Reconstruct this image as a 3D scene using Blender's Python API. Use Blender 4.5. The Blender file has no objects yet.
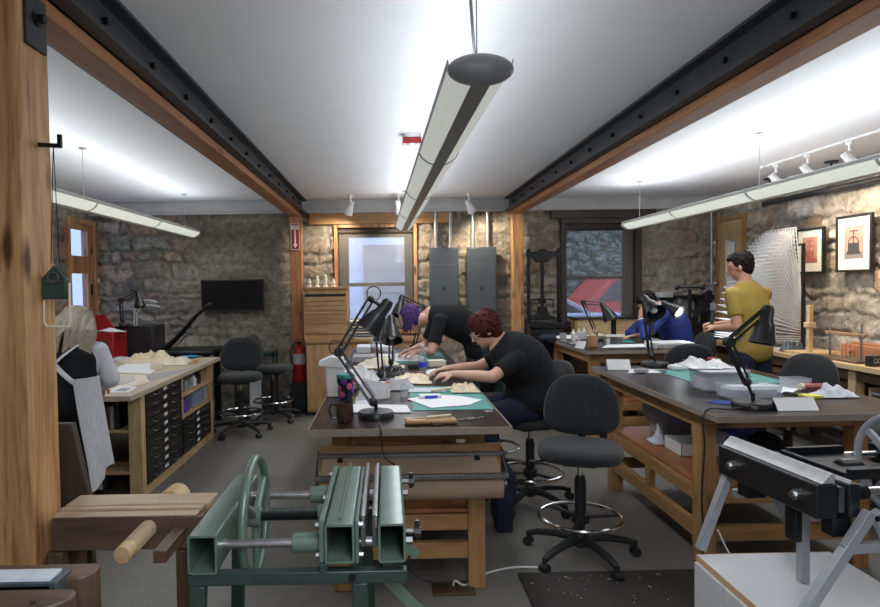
import bpy, math, random
import numpy as np
from mathutils import Vector, Matrix, noise as mnoise
random.seed(7)
PI = math.pi
C = bpy.context.scene.collection
SC = bpy.context.scene
# ---------------------------------------------------------------- camera
F = 620.0; CX = 395.0; CY = 303.5
yv = Vector(((386 - CX) / F, -(285 - CY) / F, -1)).normalized()
zv = Vector((-.0145, 1, 0)); zv = (zv - yv * zv.dot(yv)).normalized()
xv = yv.cross(zv)
RCW = Matrix((xv, yv, zv))            # camera -> world rotation
CAM = Vector((0, 0, 1.6))
cd = bpy.data.cameras.new('camera'); cam = bpy.data.objects.new('camera', cd); C.objects.link(cam)
cd.sensor_fit = 'HORIZONTAL'; cd.sensor_width = 36; cd.lens = F / 880 * 36; cd.shift_x = (440 - CX) / 880
cd.clip_start = .05; cd.clip_end = 200
cam.matrix_world = Matrix.Translation(CAM) @ RCW.to_4x4()
SC.camera = cam
def ray(px, py): return RCW @ Vector(((px - CX) / F, -(py - CY) / F, -1))
def at(px, py, Y): d = ray(px, py); return CAM + d * (Y / d.y)
def atz(px, py, z): d = ray(px, py); return CAM + d * ((z - 1.6) / d.z)
# ---------------------------------------------------------------- world, exposure, lights
SC.view_settings.view_transform = 'Standard'; SC.view_settings.look = 'None'
SC.view_settings.gamma = 1; SC.view_settings.exposure = 0.52; SC.view_settings.use_curve_mapping = False
w = bpy.data.worlds.new('overcast_sky'); SC.world = w; w.use_nodes = True
nt = w.node_tree; bg = nt.nodes['Background']
bg.inputs[0].default_value = (.62, .74, 1, 1); bg.inputs[1].default_value = 6.0
def area(name, loc, sx, sy, power, col, rot=(0, 0, 0), spread=PI):
    l = bpy.data.lights.new(name, 'AREA'); l.shape = 'RECTANGLE'; l.size = sx; l.size_y = sy
    l.energy = power; l.color = col; l.spread = spread
    o = bpy.data.objects.new(name, l); C.objects.link(o); o.location = loc; o.rotation_euler = rot
    return o
COOL = (.90, .945, 1.0)
# light of the pendant fixtures and of one added unseen fill: tubes shine up at the ceiling, a little falls through the lenses
def pendant_or_fill_light(x0, y0, x1, y1, zt, zb, up, down):
    a = math.atan2(x0 - x1, y1 - y0); L = math.hypot(x1 - x0, y1 - y0) - .1
    m = ((x0 + x1) / 2, (y0 + y1) / 2)
    for s_ in (-1, 1):      # batwing pair: each tilted sideways so the ceiling is washed widely
        o = area('tube_or_fill_uplight', (m[0], m[1], zt), .07, L, up*.5, COOL)
        d = (Vector((math.cos(a), math.sin(a), 0))*s_*math.sin(math.radians(52)) + Vector((0, 0, math.cos(math.radians(52))))).normalized()
        yy = Vector((-math.sin(a), math.cos(a), 0)); xx = yy.cross(-d); o.matrix_world = Matrix.Translation((m[0]+math.cos(a)*s_*.03, m[1], zt)) @ Matrix((xx, yy, -d)).transposed().to_4x4()
    area('lens_or_fill_light', (m[0], m[1], zb), .16, L, down, (.93, .96, 1), (0, 0, a))
PEND = [('long pendant lamp with dark grey spine hanging over the middle aisle', .33, 2.06, .235, 7.8, 20, 22, 2.355),
        ('long white pendant lamp over the flat-file bench on the left', -2.4, 2.2, -2.42, 7.85, 18, 12, 2.31),
        ('long white pendant lamp crossing the bay on the right', 2.88, 2.2, 2.88, 7.3, 32, 20, 2.295)]
for p in PEND: pendant_or_fill_light(p[1], p[2], p[3], p[4], p[7]+.012, p[7]-.1, p[5], p[6])
pendant_or_fill_light(.36, -2.2, .36, 1.0, 2.385, 2.272, 24, 34)  # added unseen light behind the camera, no fixture, brightens the foreground
def spot(loc, target, power, size=2.1, col=(1, .83, .63), blend=.7):
    l = bpy.data.lights.new('spot_beam', 'SPOT'); l.energy = power; l.color = col; l.spot_size = size; l.spot_blend = blend; l.shadow_soft_size = .04
    o = bpy.data.objects.new('spot_beam', l); C.objects.link(o); o.location = loc
    o.rotation_euler = (Vector(target) - Vector(loc)).to_track_quat('-Z', 'Y').to_euler()
# ---------------------------------------------------------------- mesh builder
def frame(d, up=None):
    d = Vector(d).normalized(); up = Vector(up) if up else Vector((0, 0, 1))
    if abs(d.dot(up.normalized())) > .985: up = Vector((0, 1, 0)) if abs(d.y) < .9 else Vector((1, 0, 0))
    x = up.cross(d).normalized(); y = d.cross(x)
    return x, y, d
class MB:
    def __init__(s, o=(0, 0, 0)): s.v = []; s.f = []; s.o = Vector(o)
    def add(s, vs, fs):
        n = len(s.v); s.v += [Vector(p) for p in vs]; s.f += [tuple(i + n for i in f) for f in fs]; return s
    def box(s, x0, y0, z0, x1, y1, z1, m=None):
        vs = [Vector(p) for p in ((x0,y0,z0),(x1,y0,z0),(x1,y1,z0),(x0,y1,z0),(x0,y0,z1),(x1,y0,z1),(x1,y1,z1),(x0,y1,z1))]
        if m is not None: vs = [m @ p for p in vs]
        return s.add(vs, [(0,3,2,1),(4,5,6,7),(0,1,5,4),(1,2,6,5),(2,3,7,6),(3,0,4,7)])
    def cbox(s, c, sx, sy, sz, rz=0, rx=0, ry=0):   # centred on c in x,y; z from c.z up
        m = Matrix.Translation(Vector(c)) @ Matrix.Rotation(rz, 4, 'Z') @ Matrix.Rotation(ry, 4, 'Y') @ Matrix.Rotation(rx, 4, 'X')
        return s.box(-sx/2, -sy/2, 0, sx/2, sy/2, sz, m)
    def bar(s, p, q, w_, h, up=None):
        p = Vector(p); q = Vector(q); x, y, d = frame(q - p, up)
        vs = []
        for c in (p, q):
            for a, b in ((-1,-1),(1,-1),(1,1),(-1,1)): vs.append(c + x*a*w_/2 + y*b*h/2)
        return s.add(vs, [(3,2,1,0),(4,5,6,7),(0,1,5,4),(1,2,6,5),(2,3,7,6),(3,0,4,7)])
    def tube(s, p, q, r, r2=None, n=14, cap=True):
        r2 = r if r2 is None else r2; p = Vector(p); q = Vector(q); x, y, d = frame(q - p); vs = []
        for c, rr in ((p, r), (q, r2)):
            for i in range(n): a = 2*PI*i/n; vs.append(c + (x*math.cos(a) + y*math.sin(a))*rr)
        fs = [(i, (i+1) % n, n+(i+1) % n, n+i) for i in range(n)]
        if cap: fs += [tuple(range(n-1, -1, -1)), tuple(range(n, 2*n))]
        return s.add(vs, fs)
    def path(s, pts, r, n=8, closed=False, rs=None, flat=1):
        pts = [Vector(p) for p in pts]; N = len(pts); vs = []; px = None
        for i, p in enumerate(pts):
            a = pts[(i-1) % N] if closed or i > 0 else p; b = pts[(i+1) % N] if closed or i < N-1 else p
            d = (b - a).normalized()
            if px is None: x, y, _ = frame(d)
            else:
                x = (px - d*px.dot(d)).normalized(); y = d.cross(x)
            px = x; rr = rs[i] if rs else r
            for k in range(n): t = 2*PI*k/n; vs.append(p + x*math.cos(t)*rr + y*math.sin(t)*rr*flat)
        fs = []
        for i in range(N if closed else N-1):
            j = (i+1) % N
            for k in range(n): fs.append((i*n+k, i*n+(k+1) % n, j*n+(k+1) % n, j*n+k))
        if not closed: fs += [tuple(range(n-1, -1, -1)), tuple((N-1)*n+k for k in range(n))]
        return s.add(vs, fs)
    def lathe(s, prof, c, n=24, m=None, ang=2*PI):
        c = Vector(c); vs = []
        for r, z in prof:
            for i in range(n):
                a = ang*i/n; p = Vector((r*math.cos(a), r*math.sin(a), z)); vs.append(c + (m @ p if m is not None else p))
        fs = []
        for j in range(len(prof)-1):
            for i in range(n): fs.append((j*n+i, j*n+(i+1) % n, (j+1)*n+(i+1) % n, (j+1)*n+i))
        if prof[0][0] > 1e-5: fs.append(tuple(range(n-1, -1, -1)))
        if prof[-1][0] > 1e-5: fs.append(tuple((len(prof)-1)*n+i for i in range(n)))
        return s.add(vs, fs)
    def ell(s, c, rx, ry, rz, m=None, n=16, k=10):
        c = Vector(c); vs = []
        for j in range(k+1):
            t = PI*j/k
            for i in range(n):
                a = 2*PI*i/n; p = Vector((rx*math.sin(t)*math.cos(a), ry*math.sin(t)*math.sin(a), -rz*math.cos(t)))
                vs.append(c + (m @ p if m is not None else p))
        return s.add(vs, [(j*n+i, j*n+(i+1) % n, (j+1)*n+(i+1) % n, (j+1)*n+i) for j in range(k) for i in range(n)])
    def torus(s, c, R, r, axis=(0,0,1), n=36, k=8, flat=1):
        x, y, d = frame(axis); c = Vector(c); vs = []
        for i in range(n):
            a = 2*PI*i/n; e = x*math.cos(a) + y*math.sin(a)
            for j in range(k): b = 2*PI*j/k; vs.append(c + e*(R + r*math.cos(b)) + d*r*flat*math.sin(b))
        return s.add(vs, [(i*k+j, ((i+1) % n)*k+j, ((i+1) % n)*k+(j+1) % k, i*k+(j+1) % k) for i in range(n) for j in range(k)])
    def prism(s, pts, d):   # polygon of 3-D points pushed along vector d
        pts = [Vector(p) for p in pts]; d = Vector(d); n = len(pts)
        nrm = (pts[1]-pts[0]).cross(pts[2]-pts[1])
        if nrm.dot(d) > 0: pts = pts[::-1]
        return s.add(pts + [p + d for p in pts], [tuple(range(n)), tuple(range(2*n-1, n-1, -1))] + [(i, n+i, n+(i+1) % n, (i+1) % n) for i in range(n)])
    def sheet(s, fn, nu, nv, th=.003):   # fn(u,v)->point ; a thick sheet
        P = [[Vector(fn(i/nu, j/nv)) for j in range(nv+1)] for i in range(nu+1)]; vs = []; m = (nu+1)*(nv+1)
        for side in (0, 1):
            for i in range(nu+1):
                for j in range(nv+1):
                    a = P[min(i+1, nu)][j]-P[max(i-1, 0)][j]; b = P[i][min(j+1, nv)]-P[i][max(j-1, 0)]
                    nn = a.cross(b); nn = nn.normalized() if nn.length > 1e-9 else Vector((0,0,1)); vs.append(P[i][j] + nn*th*side)
        I = lambda i, j, q=0: q*m + i*(nv+1) + j; fs = []
        for i in range(nu):
            for j in range(nv):
                fs.append((I(i,j), I(i,j+1), I(i+1,j+1), I(i+1,j))); fs.append((I(i,j,1), I(i+1,j,1), I(i+1,j+1,1), I(i,j+1,1)))
        for i in range(nu):
            fs.append((I(i,0), I(i+1,0), I(i+1,0,1), I(i,0,1))); fs.append((I(i,nv), I(i,nv,1), I(i+1,nv,1), I(i+1,nv)))
        for j in range(nv):
            fs.append((I(0,j), I(0,j,1), I(0,j+1,1), I(0,j+1))); fs.append((I(nu,j), I(nu,j+1), I(nu,j+1,1), I(nu,j,1)))
        return s.add(vs, fs)
    def layers(s, outline, lay, m, c):   # outline(i)->(a,b) unit; lay=[(scale inset, height)]
        n = len(outline); vs = []; c = Vector(c)
        for ins, h in lay:
            for a, b in outline:
                L = math.hypot(a, b) or 1; k = max(0, (L - ins)/L); vs.append(c + m @ Vector((a*k, b*k, h)))
        fs = [(j*n+i, j*n+(i+1) % n, (j+1)*n+(i+1) % n, (j+1)*n+i) for j in range(len(lay)-1) for i in range(n)]
        fs += [tuple(range(n-1, -1, -1)), tuple((len(lay)-1)*n+i for i in range(n))]
        return s.add(vs, fs)
    def build(s, name, mat, parent=None, bevel=0, sharp=35):
        me = bpy.data.meshes.new(name); me.from_pydata([p - s.o for p in s.v], [], s.f); me.update()
        me.materials.append(M(mat) if isinstance(mat, str) else mat)
        me.polygons.foreach_set('use_smooth', [True]*len(me.polygons)); me.set_sharp_from_angle(angle=math.radians(sharp))
        o = bpy.data.objects.new(name, me); C.objects.link(o)
        if parent: o.parent = parent
        else: o.location = s.o
        if bevel:
            b = o.modifiers.new('bevel', 'BEVEL'); b.width = bevel; b.segments = 2; b.limit_method = 'ANGLE'; b.angle_limit = math.radians(40)
        return o
def voxel(mb, name, mat, parent, vs=.008, it=4):
    o = mb.build(name, mat, parent)
    r = o.modifiers.new('r', 'REMESH'); r.mode = 'VOXEL'; r.voxel_size = vs; r.use_smooth_shade = True
    sm = o.modifiers.new('s', 'SMOOTH'); sm.iterations = it; sm.factor = .5
    bpy.context.view_layer.update(); dg = bpy.context.evaluated_depsgraph_get()
    me = bpy.data.meshes.new_from_object(o.evaluated_get(dg)); o.modifiers.clear(); o.data = me
    me.polygons.foreach_set('use_smooth', [True]*len(me.polygons))
    return o
def tag(o, label=None, cat=None, group=None, kind=None):
    if label: o['label'] = label
    if cat: o['category'] = cat
    if group: o['group'] = group
    if kind: o['kind'] = kind
    return o
def thing(name, label, cat, loc=(0,0,0), rz=0, group=None):
    o = bpy.data.objects.new(name, None); C.objects.link(o); o.empty_display_size = .1
    o.location = loc; o.rotation_euler = (0, 0, rz); return tag(o, label, cat, group)
def struct(o): o['kind'] = 'structure'; return o
def dup(o, loc=None, rz=None, label=None, parent=None):
    c = o.copy(); C.objects.link(c)
    if parent: c.parent = parent
    if loc is not None: c.location = loc
    if rz is not None: c.rotation_euler = (0, 0, rz)
    if label: c['label'] = label
    for ch in list(o.children): dup(ch, parent=c)
    return c
# ---------------------------------------------------------------- materials
MATS = {}
def M(name): return MATS[name]
def newmat(name):
    m = bpy.data.materials.new(name); m.use_nodes = True; MATS[name] = m
    return m, m.node_tree.nodes, m.node_tree.links, m.node_tree.nodes['Principled BSDF']
def coords(N, L, scale=(1,1,1), src='Object'):
    t = N.new('ShaderNodeTexCoord'); mp = N.new('ShaderNodeMapping'); mp.inputs['Scale'].default_value = scale
    L.new(t.outputs[src], mp.inputs[0]); return mp.outputs[0]
def plain(name, col, rough=.5, metal=0, var=.12, scale=30, bump=0, bscale=200, emis=None, estr=0, spec=.5, sheen=0):
    m, N, L, b = newmat(name); v = coords(N, L)
    nz = N.new('ShaderNodeTexNoise'); nz.inputs['Scale'].default_value = scale; nz.inputs['Detail'].default_value = 4; L.new(v, nz.inputs['Vector'])
    r = N.new('ShaderNodeValToRGB'); r.color_ramp.elements[0].position = .3; r.color_ramp.elements[1].position = .7
    r.color_ramp.elements[0].color = (*[c*(1-var) for c in col], 1); r.color_ramp.elements[1].color = (*[min(1, c*(1+var)) for c in col], 1)
    L.new(nz.outputs[0], r.inputs[0]); L.new(r.outputs[0], b.inputs['Base Color'])
    b.inputs['Roughness'].default_value = rough; b.inputs['Metallic'].default_value = metal; b.inputs['Specular IOR Level'].default_value = spec
    if sheen: b.inputs['Sheen Weight'].default_value = sheen
    if bump:
        n2 = N.new('ShaderNodeTexNoise'); n2.inputs['Scale'].default_value = bscale; L.new(v, n2.inputs['Vector'])
        bp = N.new('ShaderNodeBump'); bp.inputs['Strength'].default_value = bump; bp.inputs['Distance'].default_value = .003
        L.new(n2.outputs[0], bp.inputs['Height']); L.new(bp.outputs[0], b.inputs['Normal'])
    if emis: b.inputs['Emission Color'].default_value = (*emis, 1); b.inputs['Emission Strength'].default_value = estr
    return m
def wood(name, c1, c2, axis='z', grain=9, rough=.5, knots=False):
    m, N, L, b = newmat(name); st = {'x': (.9, grain, grain), 'y': (grain, .9, grain), 'z': (grain, grain, .9)}[axis]
    v = coords(N, L, st)
    nz = N.new('ShaderNodeTexNoise'); nz.inputs['Scale'].default_value = 1.6; nz.inputs['Detail'].default_value = 8; nz.inputs['Distortion'].default_value = 1.2; L.new(v, nz.inputs['Vector'])
    n2 = N.new('ShaderNodeTexNoise'); n2.inputs['Scale'].default_value = 9; n2.inputs['Detail'].default_value = 5; L.new(v, n2.inputs['Vector'])
    mx = N.new('ShaderNodeMath'); mx.operation = 'MULTIPLY_ADD'; mx.inputs[1].default_value = .35; L.new(n2.outputs[0], mx.inputs[0]); L.new(nz.outputs[0], mx.inputs[2])
    r = N.new('ShaderNodeValToRGB'); e = r.color_ramp.elements; e[0].position = .48; e[1].position = .85
    e[0].color = (*c1, 1); e[1].color = (*c2, 1); mid = e.new(.66); mid.color = (*[(a+b_)/2*1.05 for a, b_ in zip(c1, c2)], 1)
    L.new(mx.outputs[0], r.inputs[0]); out = r.outputs[0]
    if knots:
        ks = {'x': (1.1, 4, 4), 'y': (4, 1.1, 4), 'z': (4, 4, 1.1)}[axis]
        vo = N.new('ShaderNodeTexVoronoi'); vo.inputs['Scale'].default_value = 1.7; L.new(coords(N, L, ks), vo.inputs['Vector'])
        kr = N.new('ShaderNodeValToRGB'); kr.color_ramp.elements[0].position = .06; kr.color_ramp.elements[1].position = .15
        kr.color_ramp.elements[0].color = (1,1,1,1); kr.color_ramp.elements[1].color = (0,0,0,1); L.new(vo.outputs['Distance'], kr.inputs[0])
        mi = N.new('ShaderNodeMix'); mi.data_type = 'RGBA'; L.new(kr.outputs[0], mi.inputs[0]); L.new(out, mi.inputs[6]); mi.inputs[7].default_value = (*[c*.35 for c in c1], 1)
        out = mi.outputs[2]
    L.new(out, b.inputs['Base Color']); b.inputs['Roughness'].default_value = rough
    bp = N.new('ShaderNodeBump'); bp.inputs['Strength'].default_value = .15; bp.inputs['Distance'].default_value = .002
    L.new(n2.outputs[0], bp.inputs['Height']); L.new(bp.outputs[0], b.inputs['Normal'])
for ax in 'xyz':
    wood('fir_'+ax, (.24, .095, .033), (.62, .36, .165), ax, 12, .5, True)
    wood('redfir_'+ax, (.26, .105, .045), (.42, .20, .085), ax, 9, .5, True)
    wood('bench_'+ax, (.30, .15, .055), (.46, .26, .11), ax, 7, .5, True)
    wood('pale_'+ax, (.44, .29, .14), (.62, .45, .25), ax, 7, .5)
    wood('honey_'+ax, (.34, .19, .08), (.52, .33, .16), ax, 7, .5)
    wood('beech_'+ax, (.38, .27, .18), (.55, .42, .29), ax, 10, .45)
    wood('walnut_'+ax, (.065, .038, .026), (.14, .083, .056), ax, 10, .42)
    wood('cherry_'+ax, (.28, .10, .04), (.46, .19, .08), ax, 8, .45)
plain('white_paint', (.80, .80, .80), .55, var=.02)
plain('ceiling_paint', (.82, .83, .85), .85, var=.015, scale=3)
plain('channel_steel', (.035, .037, .042), .45, .35, var=.2, scale=6)
plain('soffit_steel', (.50, .50, .50), .55, 0, var=.08, scale=5)
plain('black_iron', (.016, .017, .019), .42, .5, var=.3)
plain('black_paint', (.013, .014, .016), .32, 0, var=.2)
plain('black_plastic', (.018, .019, .021), .45, 0, var=.2)
plain('chair_fabric', (.020, .023, .024), .95, 0, var=.3, scale=90, bump=.4, bscale=700, sheen=.15)
plain('black_cloth', (.0055, .006, .0075), .95, 0, var=.25, scale=20, bump=.3, bscale=60)
plain('navy_cloth', (.009, .013, .034), .9, 0, var=.3, scale=14, bump=.4, bscale=40)
plain('blue_cloth', (.028, .052, .27), .85, 0, var=.15, scale=10, bump=.3, bscale=30)
plain('mustard_cloth', (.33, .225, .045), .9, 0, var=.08, scale=8, bump=.3, bscale=30)
plain('white_cloth', (.62, .63, .68), .9, 0, var=.08, scale=10, bump=.3, bscale=40)
plain('skin', (.56, .29, .195), .5, 0, var=.06, scale=12)
plain('skin_pale', (.62, .36, .27), .5, 0, var=.06, scale=12)
plain('eye_white', (.42, .38, .36), .4); plain('lip', (.38, .11, .09), .5)
plain('hair_dark', (.014, .010, .008), .75, 0, .4, 60, .9, 240, spec=.15)
plain('hair_red', (.062, .012, .010), .65, 0, .4, 60, .9, 240, spec=.2)
plain('hair_purple', (.060, .028, .13), .65, 0, .4, 50, .9, 240, spec=.2)
plain('hair_grey', (.33, .28, .21), .5, 0, .3, 90, .9, 300)
plain('chrome', (.75, .76, .78), .15, 1, var=.03)
plain('steel', (.50, .51, .53), .28, 1, var=.12, scale=40)
plain('dull_steel', (.20, .20, .21), .45, .9, var=.2, scale=60)
plain('sky_reflect_steel', (.74, .84, 1), .35, .2, var=.06)  # pale blue base colour stands in for the sky reflected on the blade
plain('silver_plate', (.55, .56, .56), .5, .6, var=.08, scale=25)
plain('green_enamel', (.14, .21, .175), .30, .25, var=.10, scale=16)
plain('green_dark', (.035, .065, .056), .4, .2, var=.15)
plain('grey_enamel', (.33, .35, .38), .42, .2, var=.06)
plain('panel_grey', (.085, .105, .125), .42, .3, var=.06)
plain('galvanised', (.45, .46, .47), .38, .8, var=.1)
plain('sash_grey', (.10, .095, .085), .6, var=.08)
plain('sash_brown', (.055, .042, .032), .6, var=.15)
plain('lino_dark', (.028, .019, .016), .30, 0, var=.22, scale=5, spec=.16)
plain('edge_band', (.27, .22, .18), .5, var=.08)
plain('red_paint', (.33, .014, .014), .32, var=.08)
plain('white_plastic', (.74, .74, .74), .4, var=.02)
plain('paper', (.80, .80, .80), .8, var=.02, scale=8)
plain('cream_paper', (.74, .66, .53), .85, var=.05, scale=12)
plain('grey_board', (.36, .36, .37), .8, var=.06)
plain('kraft', (.36, .25, .17), .72, var=.07, scale=6)
plain('leather_tan', (.36, .21, .09), .5, var=.15)
plain('mat_green', (.07, .29, .255), .6, var=.05)
plain('mat_teal', (.05, .19, .18), .6, var=.08)
plain('rubber', (.040, .035, .032), .85, var=.25, scale=60, bump=.5, bscale=300)
plain('purple_plastic', (.12, .04, .35), .4); plain('blue_plastic', (.03, .06, .48), .4)
plain('sky_blue', (.03, .30, .62), .5); plain('teal_plastic', (.06, .33, .32), .35)
plain('brown_glaze', (.06, .028, .022), .2, var=.35); plain('pink', (.55, .06, .18), .4)
plain('yellow_paper', (.75, .68, .10), .7); plain('tape_red', (.40, .12, .10), .7)
plain('bone', (.70, .58, .40), .5); plain('grey_bag', (.30, .30, .33), .4, var=.2)
plain('cabinet_white', (.62, .63, .65), .45, var=.03, scale=5)
plain('screen_black', (.008, .009, .011), .12, var=.1)
plain('mesh_white', (.78, .79, .80), .5)
plain('mat_board', (.80, .76, .66), .8, var=.02)
plain('print_pink', (.52, .27, .22), .8, var=.2, scale=20); plain('print_red', (.40, .13, .09), .8, var=.3, scale=30)
plain('print_grey', (.24, .22, .21), .8, var=.1); plain('print_dark', (.05, .052, .055), .8)
plain('asphalt', (.20, .22, .24), .9, var=.1, scale=4); plain('siding_pale', (.62, .70, .86), .8, var=.04)
plain('garage_grey', (.30, .31, .33), .8, var=.04); plain('car_grey', (.25, .26, .28), .3); plain('truck_red', (.35, .02, .02), .35)
plain('foliage', (.085, .11, .09), .9, var=.5, scale=6, bump=.8, bscale=20); plain('snow_fence', (.55, .62, .78), .8)
plain('grass', (.13, .17, .10), .95, var=.3, scale=6)
plain('lens_lit', (.62, .63, .60), .5, var=.02, emis=(.93, .97, .90), estr=.26)
plain('lens_bright', (.62, .63, .60), .5, var=.02, emis=(.95, 1, .90), estr=.42)
plain('lamp_glow', (.9, .9, .9), .5, emis=(.85, .93, 1), estr=14)
plain('spot_glow', (.9, .9, .9), .5, emis=(1, .85, .62), estr=3)
plain('pendant_grey', (.34, .35, .37), .42, .3, var=.05)
plain('ply_worktop', (.50, .42, .31), .5, var=.06, scale=6)
plain('brass', (.11, .075, .045), .5, .4)
def glass(name, tint, mixf, rough=.03, dif=None):
    m, N, L, b = newmat(name); out = N['Material Output']
    tr = N.new('ShaderNodeBsdfTransparent'); tr.inputs[0].default_value = (*tint, 1)
    if dif: gl = N.new('ShaderNodeBsdfPrincipled'); gl.inputs['Base Color'].default_value = (*dif, 1); gl.inputs['Roughness'].default_value = .5
    else: gl = N.new('ShaderNodeBsdfGlossy'); gl.inputs['Roughness'].default_value = rough; gl.inputs[0].default_value = (.9,.9,.9,1)
    mx = N.new('ShaderNodeMixShader'); mx.inputs[0].default_value = mixf
    L.new(tr.outputs[0], mx.inputs[1]); L.new(gl.outputs[0], mx.inputs[2]); L.new(mx.outputs[0], out.inputs[0])
glass('window_glass', (.84, .88, .95), .07)
glass('solar_shade', (.9, .88, .85), .36, dif=(.26, .255, .24))
glass('door_glass', (.36, .38, .46), .10)
glass('clear_plastic', (.93, .95, .97), .28, dif=(.70, .72, .75))
glass('bottle_plastic', (.80, .9, .9), .25, dif=(.55, .65, .66))
glass('spectacle', (.9, .92, .95), .15)
def concrete():
    m, N, L, b = newmat('concrete_floor'); v = coords(N, L)
    n1 = N.new('ShaderNodeTexNoise'); n1.inputs['Scale'].default_value = .9; n1.inputs['Detail'].default_value = 8; L.new(v, n1.inputs['Vector'])
    n2 = N.new('ShaderNodeTexNoise'); n2.inputs['Scale'].default_value = 14; n2.inputs['Detail'].default_value = 8; L.new(v, n2.inputs['Vector'])
    ad = N.new('ShaderNodeMath'); ad.operation = 'MULTIPLY_ADD'; ad.inputs[1].default_value = .4; L.new(n2.outputs[0], ad.inputs[0]); L.new(n1.outputs[0], ad.inputs[2])
    r = N.new('ShaderNodeValToRGB'); e = r.color_ramp.elements; e[0].position = .45; e[1].position = .9
    e[0].color = (.135, .130, .112, 1); e[1].color = (.215, .208, .185, 1); L.new(ad.outputs[0], r.inputs[0]); L.new(r.outputs[0], b.inputs['Base Color'])
    rr = N.new('ShaderNodeMapRange'); rr.inputs[3].default_value = .38; rr.inputs[4].default_value = .65; L.new(n1.outputs[0], rr.inputs[0]); L.new(rr.outputs[0], b.inputs['Roughness'])
    bp = N.new('ShaderNodeBump'); bp.inputs['Strength'].default_value = .08; bp.inputs['Distance'].default_value = .01; L.new(n2.outputs[0], bp.inputs['Height']); L.new(bp.outputs[0], b.inputs['Normal'])
concrete()
def stone_mat():
    m, N, L, b = newmat('rubble_stone'); a = N.new('ShaderNodeAttribute'); a.attribute_name = 'stone'; v = coords(N, L)
    n1 = N.new('ShaderNodeTexNoise'); n1.inputs['Scale'].default_value = 11; n1.inputs['Detail'].default_value = 10; n1.inputs['Roughness'].default_value = .68; L.new(v, n1.inputs['Vector'])
    mr = N.new('ShaderNodeMapRange'); mr.inputs[1].default_value = .3; mr.inputs[2].default_value = .7; mr.inputs[3].default_value = .5; mr.inputs[4].default_value = 1.6; L.new(n1.outputs[0], mr.inputs[0])
    mx = N.new('ShaderNodeMix'); mx.data_type = 'RGBA'; mx.blend_type = 'MULTIPLY'; mx.inputs[0].default_value = 1
    L.new(a.outputs['Color'], mx.inputs[6]); L.new(mr.outputs[0], mx.inputs[7]); L.new(mx.outputs[2], b.inputs['Base Color'])
    b.inputs['Roughness'].default_value = .92; b.inputs['Specular IOR Level'].default_value = .2
    n2 = N.new('ShaderNodeTexNoise'); n2.inputs['Scale'].default_value = 22; n2.inputs['Detail'].default_value = 10; n2.inputs['Roughness'].default_value = .7; L.new(v, n2.inputs['Vector'])
    bp = N.new('ShaderNodeBump'); bp.inputs['Strength'].default_value = .9; bp.inputs['Distance'].default_value = .03; L.new(n2.outputs[0], bp.inputs['Height']); L.new(bp.outputs[0], b.inputs['Normal'])
stone_mat()
def stripes():
    m, N, L, b = newmat('apron_stripe'); v = coords(N, L, (1,1,1)); wv = N.new('ShaderNodeTexNoise'); wv.inputs['Scale'].default_value = 1
    mp = coords(N, L, (220, 220, 3)); L.new(mp, wv.inputs['Vector'])
    r = N.new('ShaderNodeValToRGB'); r.color_ramp.elements[0].position = .4; r.color_ramp.elements[1].position = .6
    r.color_ramp.elements[0].color = (.54, .54, .58, 1); r.color_ramp.elements[1].color = (.66, .66, .70, 1); L.new(wv.outputs[0], r.inputs[0]); L.new(r.outputs[0], b.inputs['Base Color'])
    b.inputs['Roughness'].default_value = .95
stripes()
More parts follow.
